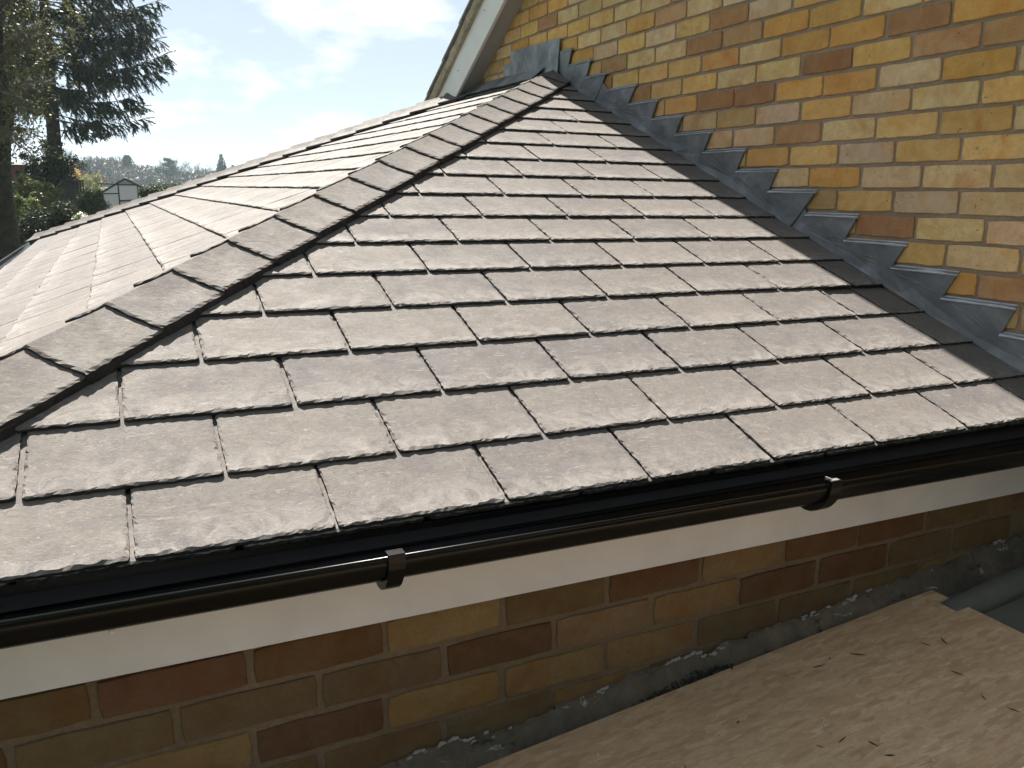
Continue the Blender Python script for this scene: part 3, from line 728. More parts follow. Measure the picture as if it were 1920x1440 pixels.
for i in range(420):
    x = prs.uniform(-.5, 1.75); cl = mnoise.noise((x*6, 2.2, 0))+.5*mnoise.noise((x*19, 4, 0))
    z = FZ(x)+0.062+0.020*mnoise.noise((x*4, 1, 0))+0.013*mnoise.noise((x*22, 5, 0))-prs.uniform(-.004, .016)
    y = YB-.0062-(.0035 if z < FZ(x)+.058 else 0); a = prs.uniform(.004, .013); b = prs.uniform(.002, .006)
    pts = [(x+a*math.cos(t)*prs.uniform(.5, 1), y-prs.uniform(0, .002), z+b*math.sin(t)*prs.uniform(.5, 1)+.1*a*math.cos(t)) for t in (0, .8, 1.7, 2.5, 3.4, 4.2, 5.2)]
    if cl > .12: pm.prism(pts, (0, .003, 0))
    elif cl < -.18: dk.prism([(q[0], q[1]+.001, q[2]-.006) for q in pts], (0, .003, 0))
tag(pm.build('paint_flakes', mat_plain('flaking_paint', (0.27, 0.27, 0.28), .8)), 'pale flaking paint along the top of the mortar fillet', None, None, 'stuff')
tag(dk.build('bitumen_patches', mat_plain('bitumen', (0.015, 0.015, 0.015), .7)), 'black bitumen patches along the mortar fillet', None, None, 'stuff')
# rolled felt welt near the house wall
wlt = MB(); wlt.tube([(1.40, -0.055, FZ(1.40)+.012), (1.60, -0.05, FZ(1.6)+.016), (1.80, -0.046, FZ(1.8)+.016), (XW, -0.045, FZ(XW)+.016)], [.030, .034, .034, .034], 12); 
tag(wlt.build('felt_roll', FELT, None, True), 'raised grey felt roll on the flat roof beside the board', 'felt roll')
# OSB sheet
ob = bmesh.new(); OZ = lambda x: FZ(x)+.016
poly = [(-0.62, 0.006), (0.25, 0.008), (0.62, 0.012), (0.95, 0.016), (1.30, 0.018), (1.432, 0.016), (1.437, -0.10), (1.440, -0.30), (1.448, -1.20), (0.2, -1.22), (-0.62, -1.22)]
f = ob.faces.new([ob.verts.new((x, y, OZ(x))) for x, y in poly]); ob.normal_update()
if f.normal.z > 0: f.normal_flip()
ex = bmesh.ops.extrude_face_region(ob, geom=[f]); bmesh.ops.translate(ob, vec=(0, 0, .016), verts=[g for g in ex['geom'] if isinstance(g, bmesh.types.BMVert)])
bmesh.ops.recalc_face_normals(ob, faces=ob.faces[:])
board = tag(link('strand_board', from_bm('strand_board', ob), None, OSB), 'pale oriented strand board lying on the flat roof', 'board')
# added hedge mass out of view, keeps sky light off the front wall
hb = bmesh.new(); hrs = random.Random(60); rows_h = []
for i in range(90):
    x = -22+23.4*i/89; r_ = []
    for j in range(22):
        t = j/21; a = math.pi*t; top = 8.0+.9*mnoise.noise((x*.8, 3, 0))+.5*mnoise.noise((x*2.3, 8, 0))
        y = -7.6+1.25*math.cos(a)*(-1)*(1-.25*math.sin(a)); z = -2.95+top*math.sin(a)**.55
        r_.append(hb.verts.new((x, y+.35*mnoise.noise((x*1.9, y*1.9, z*1.9)), z+.3*mnoise.noise((x*2.4, z*2.1, 4)))))
    rows_h.append(r_)
for a, b in zip(rows_h, rows_h[1:]):
    for q in range(21): hb.faces.new((a[q], a[q+1], b[q+1], b[q]))
bmesh.ops.recalc_face_normals(hb, faces=hb.faces[:])
tag(link('unseen_hedge_blocker', from_bm('unseen_hedge_blocker', hb), None, mat_plain('hedge_green', (0.03, 0.042, 0.02), .95, .5, 6, 1.0, 9, .1)), 'added unseen hedge blocking sky light behind the flat roof', None, None, 'stuff')
# loose chips on the board
CHIP = [mat_plain('chip_dark', (0.06, 0.04, 0.025), .9), mat_plain('chip_pale', (0.5, 0.42, 0.3), .8)]
crs = random.Random(12)
cm = [MB(), MB()]
for i in range(70):
    x = crs.uniform(.25, 1.42); y = crs.uniform(-.7, -.02); a = crs.uniform(0, 3.14); Ls = crs.uniform(.004, .018); w = crs.uniform(.0008, .0022)
    m = cm[0 if crs.random() < .6 else 1]; z = OZ(x)+.0162
    d = V((math.cos(a), math.sin(a), 0))*Ls; p = V((-math.sin(a), math.cos(a), 0))*w; c = V((x, y, z))
    m.prism([c-d-p*.3, c+p*-1, c+d, c+p], (0, 0, crs.uniform(.0008, .002)))
tag(cm[0].build('wood_chips', CHIP[0]), 'dark wood chips scattered over the strand board', None, None, 'stuff')
tag(cm[1].build('wood_chips', CHIP[1]), 'pale wood chips scattered over the strand board', None, None, 'stuff')
# moss clump
def leaf_cards(pts, size, rs, aspect=0.55, droop=0.0, fold=False):
    v, f = [], []
    for p, s in pts:
        d = V((rs.gauss(0, 1), rs.gauss(0, 1), rs.gauss(0, 1)-droop)).normalized(); o = d.orthogonal().normalized()
        o.rotate(Matrix.Rotation(rs.uniform(0, 6.28), 3, d)); L_ = size*s*rs.uniform(.7, 1.3); W_ = L_*aspect*0.5
        b = len(v); v += [p, p+d*L_*.5+o*W_, p+d*L_, p+d*L_*.5-o*W_]; f.append((b, b+1, b+2, b+3))
    return v, f
mrs = random.Random(4); pts = []
for i in range(900):
    t = mrs.uniform(0, 1); x = .575+.27*t; hgt = .036*(.55+.9*abs(mnoise.noise((t*7, 2, 2))))*math.sin(math.pi*min(1, max(0, t*.96+.02)))**.5
    pts.append((V((x, YB-.012-mrs.uniform(0, .035), FZ(x)+mrs.uniform(.008, hgt+.014))), 1))
mv, mf = leaf_cards(pts, .008, mrs, 1.0); tag(link('moss', mesh('moss', mv, mf), None, MOSS), 'dark moss clump on the mortar fillet', None, None, 'stuff')

# ================================================================== planting and background
def blob_points(c, rx, ry, rz, n, rs, clumps=14, shell=0.55):
    cs = []
    for i in range(clumps):
        d = V((rs.gauss(0, 1), rs.gauss(0, 1), rs.gauss(0, 1))).normalized(); q = rs.uniform(shell, .95)
        cs.append((V((d.x*rx*q, d.y*ry*q, d.z*rz*q)), rs.uniform(.22, .42)))
    out = []
    for i in range(n):
        k, r_ = rs.choice(cs); d = V((rs.gauss(0, 1), rs.gauss(0, 1), rs.gauss(0, 1))).normalized()*(rs.random()**.45)*r_
        out.append((c+k+V((d.x*rx, d.y*ry, d.z*rz)), 1))
    return out
def shrub(name, c, rx, ry, rz, n, size, mat, label, cat, seed, group=None, clumps=16, aspect=.55, shell=.55):
    rs = random.Random(seed); g0 = gz(c); root = tag(empty(name, (c.x, c.y, g0)), label, cat, group)
    pts_ = blob_points(c, rx, ry, rz, n, rs, clumps, shell); hgt = c.z-rz*.3-g0
    if hgt > .3:
        for i in range(int(n*min(2.2, hgt/(2*rz)))):          # growth down to the ground
            a = rs.uniform(0, 6.28); q = rs.uniform(.35, 1)**.5; t = rs.random(); w = .95+.12*math.sin(t*9+a*3)
            pts_.append((V((c.x+rx*q*w*math.cos(a), c.y+ry*q*w*math.sin(a), g0+hgt*t)), 1))
    v, f = leaf_cards(pts_, size, rs, aspect); child('crown', mesh('crown', v, f), root, mat)
    st = MB()
    for i in range(7):
        a = rs.uniform(0, 6.28); e = c+V((math.cos(a)*rx*.5, math.sin(a)*ry*.5, rz*rs.uniform(0, .5)))
        m_ = (V((c.x, c.y, g0))+e)*.5+V((0, 0, .1)); st.tube([V((c.x+.1*math.cos(a), c.y+.1*math.sin(a), g0-.05)), m_, e], [.03, .022, .008], 5)
    tag(st.build('branches', BARK, root), kind='stuff'); return root

# --- tall spruce behind the roof
def spruce():
    rs = random.Random(21); base = at(95, 345, 25.0); base.z = gz(base); root = tag(empty('spruce_tree', base), 'tall dark spruce with drooping branches against the sky', 'tree')
    top = at(62, -420, 25.0); tr = MB(); pts = []; rad = []
    for i in range(13):
        t = i/12; px = at(86-28*t, 0, 25.0); p = V((base.x, base.y, 0)).lerp(V((top.x, top.y, 0)), t); z = base.z+(top.z-base.z)*t
        pts.append(V((p.x+.04*math.sin(t*9), p.y, z-.1))); rad.append(.235*(1-t)**.8+.02)
    tr.tube(pts, rad, 12); tr.build('trunk', BARK_DARK, root, True)
    limbs = MB(); nv, nf = [], []
    def spray(p, d, Ls, side):
        # needles along a twig
        n = max(4, int(Ls/.020))
        for i in range(n):
            t = i/n; q = p+d*(Ls*t)+V((0, 0, -.18*Ls*t*t))
            for sgn in (1, -1):
                o = (side*sgn*rs.uniform(.5, 1)+d*rs.uniform(.4, .9)+V((0, 0, rs.uniform(-.9, .15)))).normalized(); l_ = rs.uniform(.055, .115)*(1-.35*t)
                w = d.cross(o).normalized()*.012 if rs.random() < .5 else V((rs.gauss(0, 1), rs.gauss(0, 1), rs.gauss(0, 1))).normalized()*.013
                b = len(nv); nv.extend([q-w, q+w, q+o*l_+w*.3, q+o*l_-w*.3]); nf.append((b, b+1, b+2, b+3))
    def limb(h, az, Lb, droop, dens=1.0, uptip=.25):
        i = int(max(0, min(11, (h-base.z)/(top.z-base.z)*12))); p0 = pts[i].lerp(pts[i+1], (h-base.z)/(top.z-base.z)*12-i)
        hd = V((math.cos(az), math.sin(az), 0)); side = V((-hd.y, hd.x, 0)); P = []
        ns = 9
        for k in range(ns+1):
            t = k/ns; P.append(p0+hd*(Lb*t)+V((0, 0, Lb*(-droop*t+uptip*t**2.6)))+side*(.05*Lb*math.sin(t*5+az)))
        limbs.tube(P, [.024*(1-k/ns)*Lb/4+.005 for k in range(ns+1)], 5)
        nt_ = int(Lb*17*dens)
        for k in range(nt_):
            t = rs.uniform(.05, 1)**.8; j = min(ns-1, int(t*ns)); q = P[j].lerp(P[j+1], t*ns-j); sg = rs.choice((1, -1))
            d = (hd*rs.uniform(.3, .9)+side*sg*rs.uniform(.2, .9)+V((0, 0, rs.uniform(-1.15, .05)))).normalized()
            Lt = rs.uniform(.25, .75)*(1.15-.5*t)*min(1.2, Lb/3); spray(q, d, Lt, d.cross(V((0, 0, 1))).normalized())
            for m_ in range(2):
                q2 = q+d*Lt*rs.uniform(.3, .8); d2 = (d+V((rs.gauss(0, .5), rs.gauss(0, .5), rs.uniform(-.9, -.1)))).normalized(); spray(q2, d2, Lt*.55, d2.cross(V((0, 0, 1))).normalized())
        spray(P[-1], (P[-1]-P[-2]).normalized(), .35, side)
    # right is along the picture's right; a ring of limbs at each level
    rt = math.atan2(_r2.y, _r2.x)
    zof = lambda y: at(75, y, 25.0).z
    for (y, az, Lb, dr) in ((232, .15, 2.0, .22), (212, -.45, 2.7, .24), (203, .25, 3.0, .28), (172, .5, 2.9, .30), (168, 0.0, 3.3, .22), (150, -.5, 3.3, .25), (118, .35, 3.6, .22), (108, .05, 4.15, .16), (100, -.4, 3.2, .25), (70, .3, 3.6, .16), (62, 0, 3.85, .08),
                            (45, .55, 3.2, .18), (34, .1, 3.3, .12), (22, -.3, 3.1, .1), (5, .4, 3.2, .14), (-8, .1, 3.3, .05), (-25, -.2, 3.4, .1)):
        limb(zof(y), rt+az, Lb*.88, dr, 1.15)
    for (y, az, Lb, dr) in ((190, 2.6, 2.0, .1), (165, 3.4, 1.8, .05), (150, 2.9, 2.2, .2), (120, 3.3, 2.6, .2), (95, 2.7, 2.9, .2), (80, 3.4, 2.6, .15), (50, 3.0, 2.7, .15), (30, 2.6, 3, .1), (10, 3.3, 2.9, .12)):
        limb(zof(y), rt+az, Lb, dr, .9)
    for i in range(22):
        limb(zof(rs.uniform(-60, 175)), rt+rs.choice((rs.uniform(2.2, 4.2), rs.uniform(-1.9, -.6))), rs.uniform(1.7, 2.9), rs.uniform(.12, .3), 1.0)
    for i in range(46):
        y = rs.uniform(-400, 190); f_ = max(.25, min(1, (y+430)/430)); limb(zof(y), rs.uniform(0, 6.28), 3.4*f_*rs.uniform(.75, 1.05), rs.uniform(.08, .28), .8)
    tag(limbs.build('branches', BARK, root), kind='stuff'); child('crown', mesh('crown', nv, nf), root, NEEDLE)
    return root
spruce()

# --- budding broadleaf tree at the left edge
def budding():
    rs = random.Random(8); D = 12.5; base = at(-6, 470, D); base.z = gz(base); root = tag(empty('budding_tree', base), 'broadleaf tree with dark trunk and yellow green young leaves at the left edge', 'tree')
    tr = MB(); tr.tube([V((base.x+.12, base.y, base.z-.1)), at(2, 400, D), at(-3, 330, D), at(-2, 270, D), at(8, 205, D), at(-8, 120, D), at(-10, 20, D), at(-20, -120, D), at(-40, -300, D)], [.24, .20, .17, .16, .15, .12, .10, .08, .03], 10); tr.build('trunk', BARK_DARK, root, True)
    lm = MB(); lv = []
    starts = [at(8, 205, D), at(-8, 120, D), at(-10, 20, D), at(-2, 270, D), at(-20, -100, D)]
    ends = [(75, 150), (120, 110), (60, 60), (140, 30), (100, 5), (30, 95), (70, 200), (40, 265), (20, 240), (55, 285), (160, 60), (120, -30), (60, -60), (150, -80), (95, 75), (45, 20), (15, 10), (80, 250), (30, 180), (100, 150)]
    for (ex_, ey) in ends+[(rs.uniform(-160, 10), rs.uniform(-200, 240)) for _ in range(14)]:
        s = min(starts, key=lambda q: abs((q-at(ex_, ey, D)).z+.4)); e = at(ex_, ey, D+rs.uniform(-1.2, 1.2)); m1 = s.lerp(e, .35)+V((0, 0, .18)); m2 = s.lerp(e, .7)+V((rs.gauss(0, .08), rs.gauss(0, .1), .1))
        lm.tube([s, m1, m2, e], [.04, .024, .013, .004], 5)
        for k in range(34):
            t = rs.uniform(.25, 1); q = (s.lerp(m1, t*2) if t < .5 else m1.lerp(e, t*2-1)); d = V((rs.gauss(0, 1), rs.gauss(0, 1), rs.gauss(.1, .8))).normalized(); l_ = rs.uniform(.12, .55); q2 = q+d*l_
            lm.tube([q, q2], [.006, .002], 3, False)
            for j in range(rs.choice((3, 4, 6, 9))): lv.append((q2+V((rs.gauss(0, .045), rs.gauss(0, .045), rs.gauss(0, .04))), 1))
    tag(lm.build('branches', BARK, root), kind='stuff'); v, f = leaf_cards(lv, .055, rs, .6); child('crown', mesh('crown', v, f), root, BUDS)
budding()

# --- shrubs and small trees of the garden
shrub('holly_bush', at(100, 318, 24), .62, .6, .75, 5200, .085, EVERGREEN, 'dark leafy evergreen wrapped round the foot of the spruce trunk', 'shrub', 1, clumps=30, shell=.2)
shrub('holly_bush', at(60, 322, 26), .5, .5, .6, 2500, .085, EVERGREEN, 'dark evergreen left of the spruce trunk beside the red shed', 'shrub', 2, clumps=20, shell=.2)
shrub('laurel_bush', at(42, 388, 17), .30, .4, .30, 1100, .085, LAUREL, 'laurel with shiny sunlit leaves near the left edge', 'shrub', 3)
shrub('laurel_bush', at(20, 420, 17), .26, .4, .4, 800, .08, LAUREL, 'laurel low down beside the dark trunk at the left edge', 'shrub', 13)
shrub('privet_bush', at(55, 352, 20), .45, .5, .30, 1700, .075, OLIVE, 'olive green bush behind the laurel and below the red shed', 'shrub', 4)
shrub('privet_bush', at(88, 360, 20.5), .35, .4, .18, 900, .075, OLIVE, 'low olive green bush against the dark shed roof', 'shrub', 14)
shrub('juniper_bush', at(98, 412, 16), .50, .5, .42, 5200, .075, NEEDLE, 'broad dark juniper with feathery sprays in front of the dark shed', 'shrub', 5, clumps=34, aspect=.3, shell=.2)
shrub('juniper_bush', at(60, 430, 15.5), .34, .4, .32, 2500, .075, NEEDLE, 'dark juniper low behind the hip end of the slate roof', 'shrub', 15, clumps=24, aspect=.3, shell=.2)
shrub('juniper_bush', at(132, 392, 18), .26, .3, .2, 1500, .06, EVERGREEN, 'small green conifer between juniper and round clipped bush', 'shrub', 25, clumps=20, aspect=.35, shell=.2)
shrub('clipped_bush', at(174, 384, 22), .345, .36, .40, 9000, .05, YEW, 'round clipped evergreen bush left of the greenhouse', 'shrub', 6, clumps=70, aspect=.5, shell=.6)
fl = shrub('flowering_shrub', at(155, 408, 15), .17, .2, .09, 500, .05, LAUREL, 'low shrub with white flowers behind the roof edge', 'shrub', 7)
rs = random.Random(70); v, f = leaf_cards([(p, 1) for p, _ in blob_points(at(155, 406, 14.9), .17, .12, .07, 170, rs, 12)], .03, rs, .9); child('blossom', mesh('blossom', v, f), fl, PETAL)
shrub('golden_shrub', at(133, 330, 45), .45, .5, .8, 700, .14, mat_leaf('golden_leaves', (0.30, 0.22, 0.09), .4), 'small golden brown shrub right of the spruce', 'shrub', 8)
shrub('bare_shrub', at(158, 334, 60), 1.0, 1.0, .75, 1500, .3, TWIG_RED, 'bare reddish shrub behind the dark shed and round bush', 'shrub', 9, aspect=.06)
shrub('bare_shrub', at(186, 337, 75), .8, 1.0, .7, 900, .3, TWIG_RED, 'bare pinkish shrub behind the greenhouse roof', 'shrub', 10, aspect=.06)
shrub('pale_shrub', at(173, 345, 50), .7, .8, .6, 900, .2, mat_leaf('pale_leaves', (0.16, 0.17, 0.07), .4), 'pale olive shrub left of the greenhouse', 'shrub', 11, aspect=.2)
# hedge with a flat clipped top
def hedge():
    rs = random.Random(5); c = at(322, 372, 30); g0 = gz(c); root = tag(empty('clipped_hedge', (c.x, c.y, g0)), 'dark clipped hedge with flat rounded top beside the greenhouse', 'hedge')
    ax = V((_r2.x, _r2.y, 0)).normalized(); dp = V((-ax.y, ax.x, 0)); pts = []; top = at(310, 346.5, 30).z; hw = .72
    for i in range(15000):
        u = rs.uniform(-1, 1); w = rs.uniform(-1, 1); h = rs.random()
        if rs.random() < .5: w = -1+rs.random()*.12
        elif rs.random() < .5: h = 1-rs.random()*.08
        else: u = -1+rs.random()*.08
        q = max(abs(u), abs(w)); hh = (top-g0)*(1-.07*q**6)*h; pts.append((V((c.x, c.y, g0+hh))+ax*u*hw+dp*w*1.2+V((rs.gauss(0, .02), rs.gauss(0, .02), rs.gauss(0, .02))), 1))
    v, f = leaf_cards(pts, .055, rs, .6); child('crown', mesh('crown', v, f), root, YEW)
    core = MB(); p = [V((c.x, c.y, g0))+ax*a*hw*.9+dp*b*1.1 for a, b in ((-1, -1), (1, -1), (1, 1), (-1, 1))]; core.prism(p, (0, 0, (top-g0)*.93)); core.build('inner_growth', BARK, root)
hedge()
# dark timber shed
DARKWOOD = mat_plain('dark_timber', (0.022, 0.019, 0.017), .9, .3, 6, .5, 40, .004); GREYWOOD = mat_plain('weathered_edge', (0.16, 0.14, 0.12), .9)
def shed():
    D = 23; o = at(130, 345, D); bk = V((o.x-CAM.x, o.y-CAM.y, 0)).normalized(); ax = V((bk.y, -bk.x, 0)); g0 = gz(o); root = tag(empty('timber_shed', (o.x, o.y, g0)), 'dark timber shed with sloping roof edge behind the juniper', 'shed')
    X = lambda px: (px-130)/FPX*D; Z = lambda py: at(130, py, D).z; O = V((o.x, o.y, 0))
    P = lambda x, z, b=0: O+ax*x+bk*b+V((0, 0, z))
    edge = lambda px: Z(338.5) if px > 120 else Z(338.5+(120-px)*1.15)
    n = 9
    for i in range(n):
        a0, a1 = 78+i*8.1, 78+(i+1)*8.1-.7; m = MB(); m.prism([P(X(a0), g0), P(X(a1), g0), P(X(a1), edge(a1)), P(X(a0), edge(a0))], bk*.022); m.build('board', DARKWOOD, root)
    m = MB(); m.prism([P(X(151), g0, -.01), P(X(154), g0, -.01), P(X(154), Z(337), -.01), P(X(151), Z(337), -.01)], bk*.06); m.build('corner_post', DARKWOOD, root)
    m = MB(); m.prism([P(X(145.6), g0, -.015), P(X(146.6), g0, -.015), P(X(146.6), Z(340), -.015), P(X(145.6), Z(340), -.015)], bk*.02); m.build('trim', GREYWOOD, root)
    m = MB(); m.prism([P(X(74), Z(392), -.06), P(X(120), Z(338.5), -.06), P(X(120), Z(337.3), -.06), P(X(73), Z(391), -.06)], bk*.10); m.build('roof_edge', GREYWOOD, root)
    m = MB(); m.prism([P(X(120), Z(338.3), -.06), P(X(155), Z(337.8), -.06), P(X(155), Z(336.8), -.06), P(X(120), Z(336.9), -.06)], bk*.10); m.build('roof', DARKWOOD, root)
shed()
# red outbuilding
def redshed():
    D = 33; o = at(15, 330, D); bk = V((o.x-CAM.x, o.y-CAM.y, 0)).normalized(); ax = V((bk.y, -bk.x, 0)); g0 = gz(o); root = tag(empty('red_shed', (o.x, o.y, g0)), 'dark red outbuilding with black roof behind the left shrubs', 'shed')
    X = lambda px: (px-15)/FPX*D; Z = lambda py: at(15, py, D).z; O = V((o.x, o.y, 0)); P = lambda x, z, b=0: O+ax*x+bk*b+V((0, 0, z))
    m = MB(); m.prism([P(X(-60), g0), P(X(46), g0), P(X(46), Z(311)), P(X(-60), Z(311))], bk*2.5); m.build('wall', mat_plain('red_wall', (0.10, 0.022, 0.035), .9), root)
    m = MB(); m.prism([P(X(-64), Z(311.5), -.2), P(X(49), Z(311.5), -.2), P(X(49), Z(305.5), 1.2), P(X(-64), Z(305.5), 1.2)], V((0, 0, .06))); m.build('roof', DARKWOOD, root)
    m = MB(); m.prism([P(X(10), g0, -.03), P(X(22), g0, -.03), P(X(22), Z(327), -.03), P(X(10), Z(327), -.03)], bk*.03); m.build('door', DARKWOOD, root)
redshed()
# greenhouse
def greenhouse():
    D = 38; o = at(238, 360, D); bk = V((o.x-CAM.x, o.y-CAM.y, 0)).normalized(); ax = V((bk.y, -bk.x, 0)); g0 = gz(o); root = tag(empty('greenhouse', (o.x, o.y, g0)), 'small aluminium framed greenhouse with gable end facing the roof', 'greenhouse')
    X = lambda px: (px-238)/FPX*D; Z = lambda py: at(238, py, D).z; O = V((o.x, o.y, 0)); P = lambda x, z, b=0: O+ax*x+bk*b+V((0, 0, z))
    FR = mat_plain('greenhouse_frame', (0.03, 0.032, 0.032), .7, spec=.2)
    GLm = Mat('greenhouse_glass'); GLm.set(Base_Color=(0.40, 0.36, 0.44), Roughness=.35, Alpha=.82, Specular_IOR_Level=.5); GLm = GLm.m
    def bar(a, b, w=.022, d=.03):
        w = w*1.5
        a, b = V(a), V(b); t = (b-a).normalized(); s = t.cross(bk).normalized()*w; m = MB(); m.prism([a-s, a+s, b+s, b-s], bk*d); m.build('frame_bar', FR, root)
    def pane(pts, name='pane'): m = MB(); m.prism(pts, bk*.006); m.build(name, GLm, root)
    ap_ = (X(236), Z(335.5)); el = (X(193), Z(363)); er = (X(284), Z(362)); zr = Z(345)
    def rz(px):  # rake height at px
        return Z(335.5)+(Z(363)-Z(335.5))*(abs(px-236)/ (43 if px < 236 else 48))
    bar(P(*ap_), P(*el), .03); bar(P(*ap_), P(*er), .03)
    for px in (193.6, 224, 257, 283.4): bar(P(X(px), g0), P(X(px), rz(px)), .02)
    for z in (346.5,): bar(P(X(219), Z(z)), P(X(258), Z(z)), .02)
    bar(P(X(224), Z(377)), P(X(257), Z(375)), .026); bar(P(X(195), Z(364)), P(X(224), Z(363)), .018); bar(P(X(257), Z(362)), P(X(283), Z(362)), .014); bar(P(X(193), g0+.03), P(X(284), g0+.03), .03)
    for a, b in ((194.5, 223), (225, 256), (258, 282.5)):
        pane([P(X(a), g0+.05, .01), P(X(b), g0+.05, .01), P(X(b), min(rz(b), zr)-.02, .01), P(X(a), min(rz(a), zr)-.02, .01)])
    m = MB(); m.prism([P(X(220), Z(345.5), .008), P(X(254), Z(345.5), .008), P(X(236), Z(337), .008)], bk*.012); m.build('gable_panel', mat_plain('gable_panel', (0.16, 0.17, 0.17), .6), root)
    dl = 2.6
    for e in (el, er):
        bar(P(e[0], e[1]), P(e[0], e[1], .02)+bk*dl, .02); pane([P(e[0], g0), P(e[0], e[1]), P(e[0], e[1], dl), P(e[0], g0, dl)])
        pane([P(e[0], e[1]), P(*ap_), P(ap_[0], ap_[1], dl), P(e[0], e[1], dl)])
        for k in range(1, 5): bar(P(e[0], e[1], dl*k/4), P(ap_[0], ap_[1], dl*k/4), .012)
    bar(P(*ap_), P(ap_[0], ap_[1], dl), .03)
    # opened roof light on the left
    bar(P(X(190), Z(345.2), .5), P(X(223), Z(346.2), .5), .018); bar(P(X(195.5), Z(345.4), .5), P(X(195.5), Z(352), .5), .01); bar(P(X(190), Z(345.2), 1.1), P(X(223), Z(346.2), 1.1), .018)
    pane([P(X(190), Z(345.2), .5), P(X(223), Z(346.2), .5), P(X(223), Z(346.2), 1.1), P(X(190), Z(345.2), 1.1)], 'roof_light')
greenhouse()

# --- distant trees
def bare_tree(px, ytop, D, width, label, seed, group='bare trees along the far field', depth=6):
    rs = random.Random(seed); b = at(px, 347, D); b.z = gz(b); H = at(px, ytop, D).z-b.z; W2 = width/FPX*D/2
    root = tag(empty('bare_tree', b), label, 'tree', group); m = MB()
    trunk = MB(); trunk.tube([b-V((0, 0, .2)), b+V((0, 0, H*.3)), b+V((rs.gauss(0, .1), 0, H*.62))], [H*.022, H*.017, H*.010], 6); trunk.build('trunk', BARK, root)
    def br(p, d, l, r, k):
        q = p+d*l+V((0, 0, l*.06)); m.tube([p, q], [r, r*.62], 3, False)
        if k == 0: return
        for i in range(3 if k > 1 else 4):
            nd = (d+V((rs.gauss(0, .42), rs.gauss(0, .42), rs.uniform(-.1, .42)))).normalized(); br(q if i < 2 else p.lerp(q, rs.uniform(.4, .9)), nd, l*rs.uniform(.62, .82), r*.6, k-1)
    for i in range(9):
        t = rs.uniform(.22, .62); az = rs.uniform(0, 6.28); sp = W2/H*1.5; d = V((math.cos(az)*sp, math.sin(az)*sp, rs.uniform(.5, 1.0))).normalized(); br(b+V((0, 0, H*t)), d, H*(.66-t*.55)*.36, H*.008, depth-2)
    br(b+V((0, 0, H*.6)), V((0, 0, 1)), H*.14, H*.008, depth-2)
    m.build('crown', TWIG, root)
def cedar(px, ytop, ybase, D, width, label, seed):
    rs = random.Random(seed); b = at(px, 347, D); b.z = gz(b); H = at(px, ytop, D).z-b.z; W2 = width/FPX*D/2; root = tag(empty('cedar_tree', b), label, 'tree')
    tr = MB(); tr.tube([b-V((0, 0, .2)), b+V((.1, 0, H*.5)), b+V((0, 0, H*.96))], [H*.025, H*.018, H*.006], 6); tr.build('trunk', BARK, root)
    zc = at(px, ybase, D).z-b.z; pts = []; lm = MB()
    for i in range(13):
        h = zc+(H-zc)*(i+.5)/13; r_ = W2*(1-.72*((h-zc)/(H-zc))**1.5)*rs.uniform(.6, 1.1)
        for k in range(4):
            az = rs.uniform(0, 6.28); ln = r_*rs.uniform(.6, 1); e = b+V((math.cos(az)*ln, math.sin(az)*ln, h+ln*.12)); lm.tube([b+V((0, 0, h-.1)), e], [H*.007, H*.002], 3, False)
            for j in range(70):
                t = rs.uniform(.35, 1.08); q = (b+V((0, 0, h))).lerp(e, t); pts.append((q+V((rs.gauss(0, r_*.16), rs.gauss(0, r_*.16), rs.gauss(0, H*.010))), 1))
    tag(lm.build('branches', BARK, root), kind='stuff'); v, f = leaf_cards(pts, H*.045, rs, .5); child('crown', mesh('crown', v, f), root, FARLEAF)
def cone_tree(px, ytop, D, width, label, seed, n=3500, mat=FARLEAF, lumps=3):
    rs = random.Random(seed); b = at(px, 347, D); b.z = gz(b); H = at(px, ytop, D).z-b.z; W2 = width/FPX*D/2; root = tag(empty('conifer_tree', b), label, 'tree')
    tr = MB(); tr.tube([b-V((0, 0, .2)), b+V((0, 0, H*.9))], [H*.02, H*.005], 6); tr.build('trunk', BARK, root)
    heads = [(0, 1.0)]+[(rs.uniform(-.6, .8), rs.uniform(.65, .95)) for _ in range(lumps)]; ax = V((_r2.x, _r2.y, 0)).normalized(); pts = []
    for i in range(n):
        o, hh = rs.choice(heads); t = rs.random()**.8; r_ = W2*(.62*(1-t**2.2)+.04)*rs.uniform(.6, 1.0)*(1+.18*math.sin(t*26+o*9)); az = rs.uniform(0, 6.28)
        pts.append((b+ax*(o*W2*.62)+V((math.cos(az)*r_, math.sin(az)*r_, H*hh*t)), 1))
    v, f = leaf_cards(pts, H*.055, rs, .45, .3); child('crown', mesh('crown', v, f), root, mat)
FD = 190
cone_tree(146, 292, 70, 62, 'broad dark conifer standing behind the dark shed', 40, 3800, EVERGREEN, 4)
bare_tree(125, 272, 95, 66, 'bare tree just right of the spruce trunk above the dark conifer', 41)
cedar(242, 293, 312, FD, 32, 'lone cedar on a bare stem above the greenhouse', 42)
cedar(320, 298, 330, FD, 50, 'spreading cedar above the flat clipped hedge', 43)
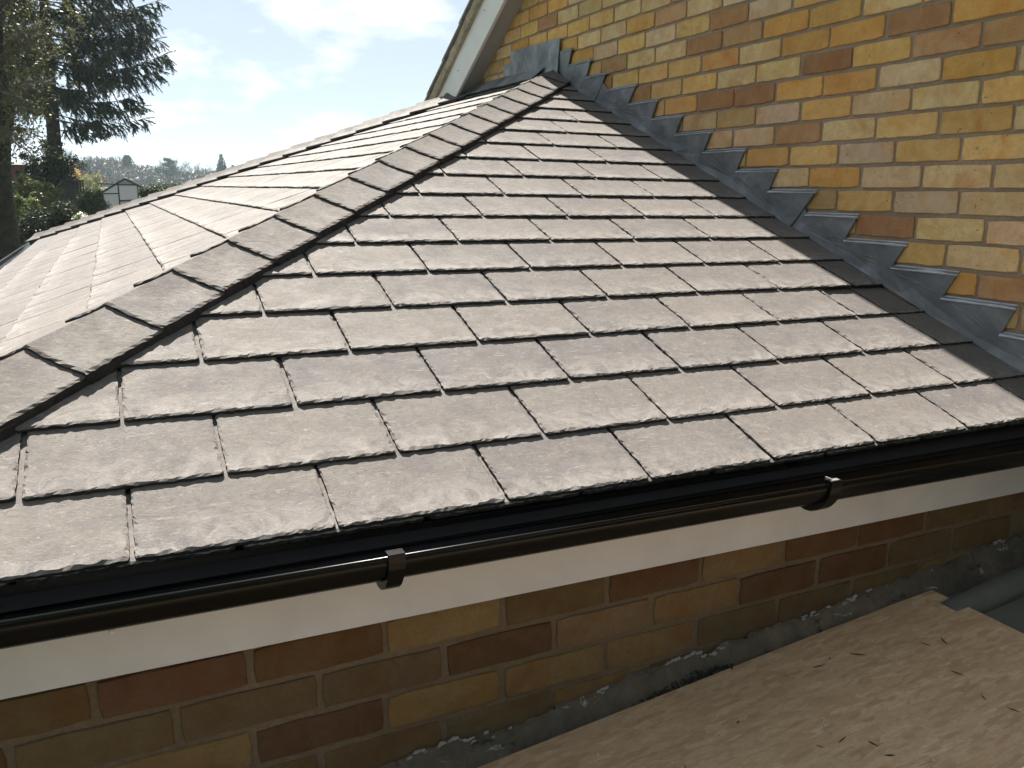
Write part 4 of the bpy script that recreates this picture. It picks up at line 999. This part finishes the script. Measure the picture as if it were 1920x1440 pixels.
cone_tree(418, 291, FD, 34, 'tall dark conifer clump right of the bare trees', 44, 4200, FARLEAF, 5)
cone_tree(438, 309, FD, 40, 'lower rounded conifer beside the tall conifer clump', 45, 2600, FARLEAF, 3)
for i, (px, yt, wd, lab) in enumerate(((172, 291, 50, 'bare tree highest in the woodland left of the greenhouse'), (215, 294, 44, 'bare tree between woodland and lone cedar'), (270, 310, 66, 'wide bare tree between the two cedars'), (303, 299, 34, 'bare tree touching the spreading cedar on its left'),
                                       (333, 299, 30, 'bare tree touching the spreading cedar on its right'), (350, 300, 32, 'bare fan shaped tree right of the spreading cedar'), (373, 305, 30, 'middle bare fan shaped tree left of the conifer clump'), (393, 308, 26, 'bare fan shaped tree next to the conifer clump'))):
    bare_tree(px, yt, FD+10*(i % 3), wd, lab, 50+i)
# woodland belt behind: one mass
rs = random.Random(99); pts = []
for i in range(300):
    px = rs.uniform(-900, 1900) if i > 130 else rs.uniform(100, 480); D = rs.uniform(205, 240); hi = 303 if 150 < px < 230 else (316 if px < 300 else 328)
    top = hi+rs.uniform(-6, 8); b = at(px, 347, D); b.z = gz(b); H = max(1.2, at(px, top, D).z-b.z)
    for j in range(240):
        t = rs.random(); pts.append((b+V((rs.gauss(0, 1.6), rs.gauss(0, 2), H*(t**.7))), 1))
v, f = leaf_cards(pts, 1.1, rs, .22); tag(link('woodland', mesh('woodland', v, f), None, TWIG), 'hazy belt of woodland at the far side of the field', None, None, 'stuff')

# ------------------------------------------------------------------ haze
hz = MB(); hz.box(-1250, 1250, -1250, 1250, -4.2, 24.0)
HM_ = bpy.data.materials.new('haze'); HM_.use_nodes = True; ht = HM_.node_tree; ht.nodes.clear()
ho = ht.nodes.new('ShaderNodeOutputMaterial'); pv = ht.nodes.new('ShaderNodeVolumePrincipled'); pv.inputs['Color'].default_value = (0.70, 0.85, 1.0, 1); pv.inputs['Density'].default_value = 0.00038; pv.inputs['Anisotropy'].default_value = 0.0
ht.links.new(pv.outputs[0], ho.inputs['Volume'])
tag(hz.build('haze', HM_), 'thin haze over the field', None, None, 'stuff')
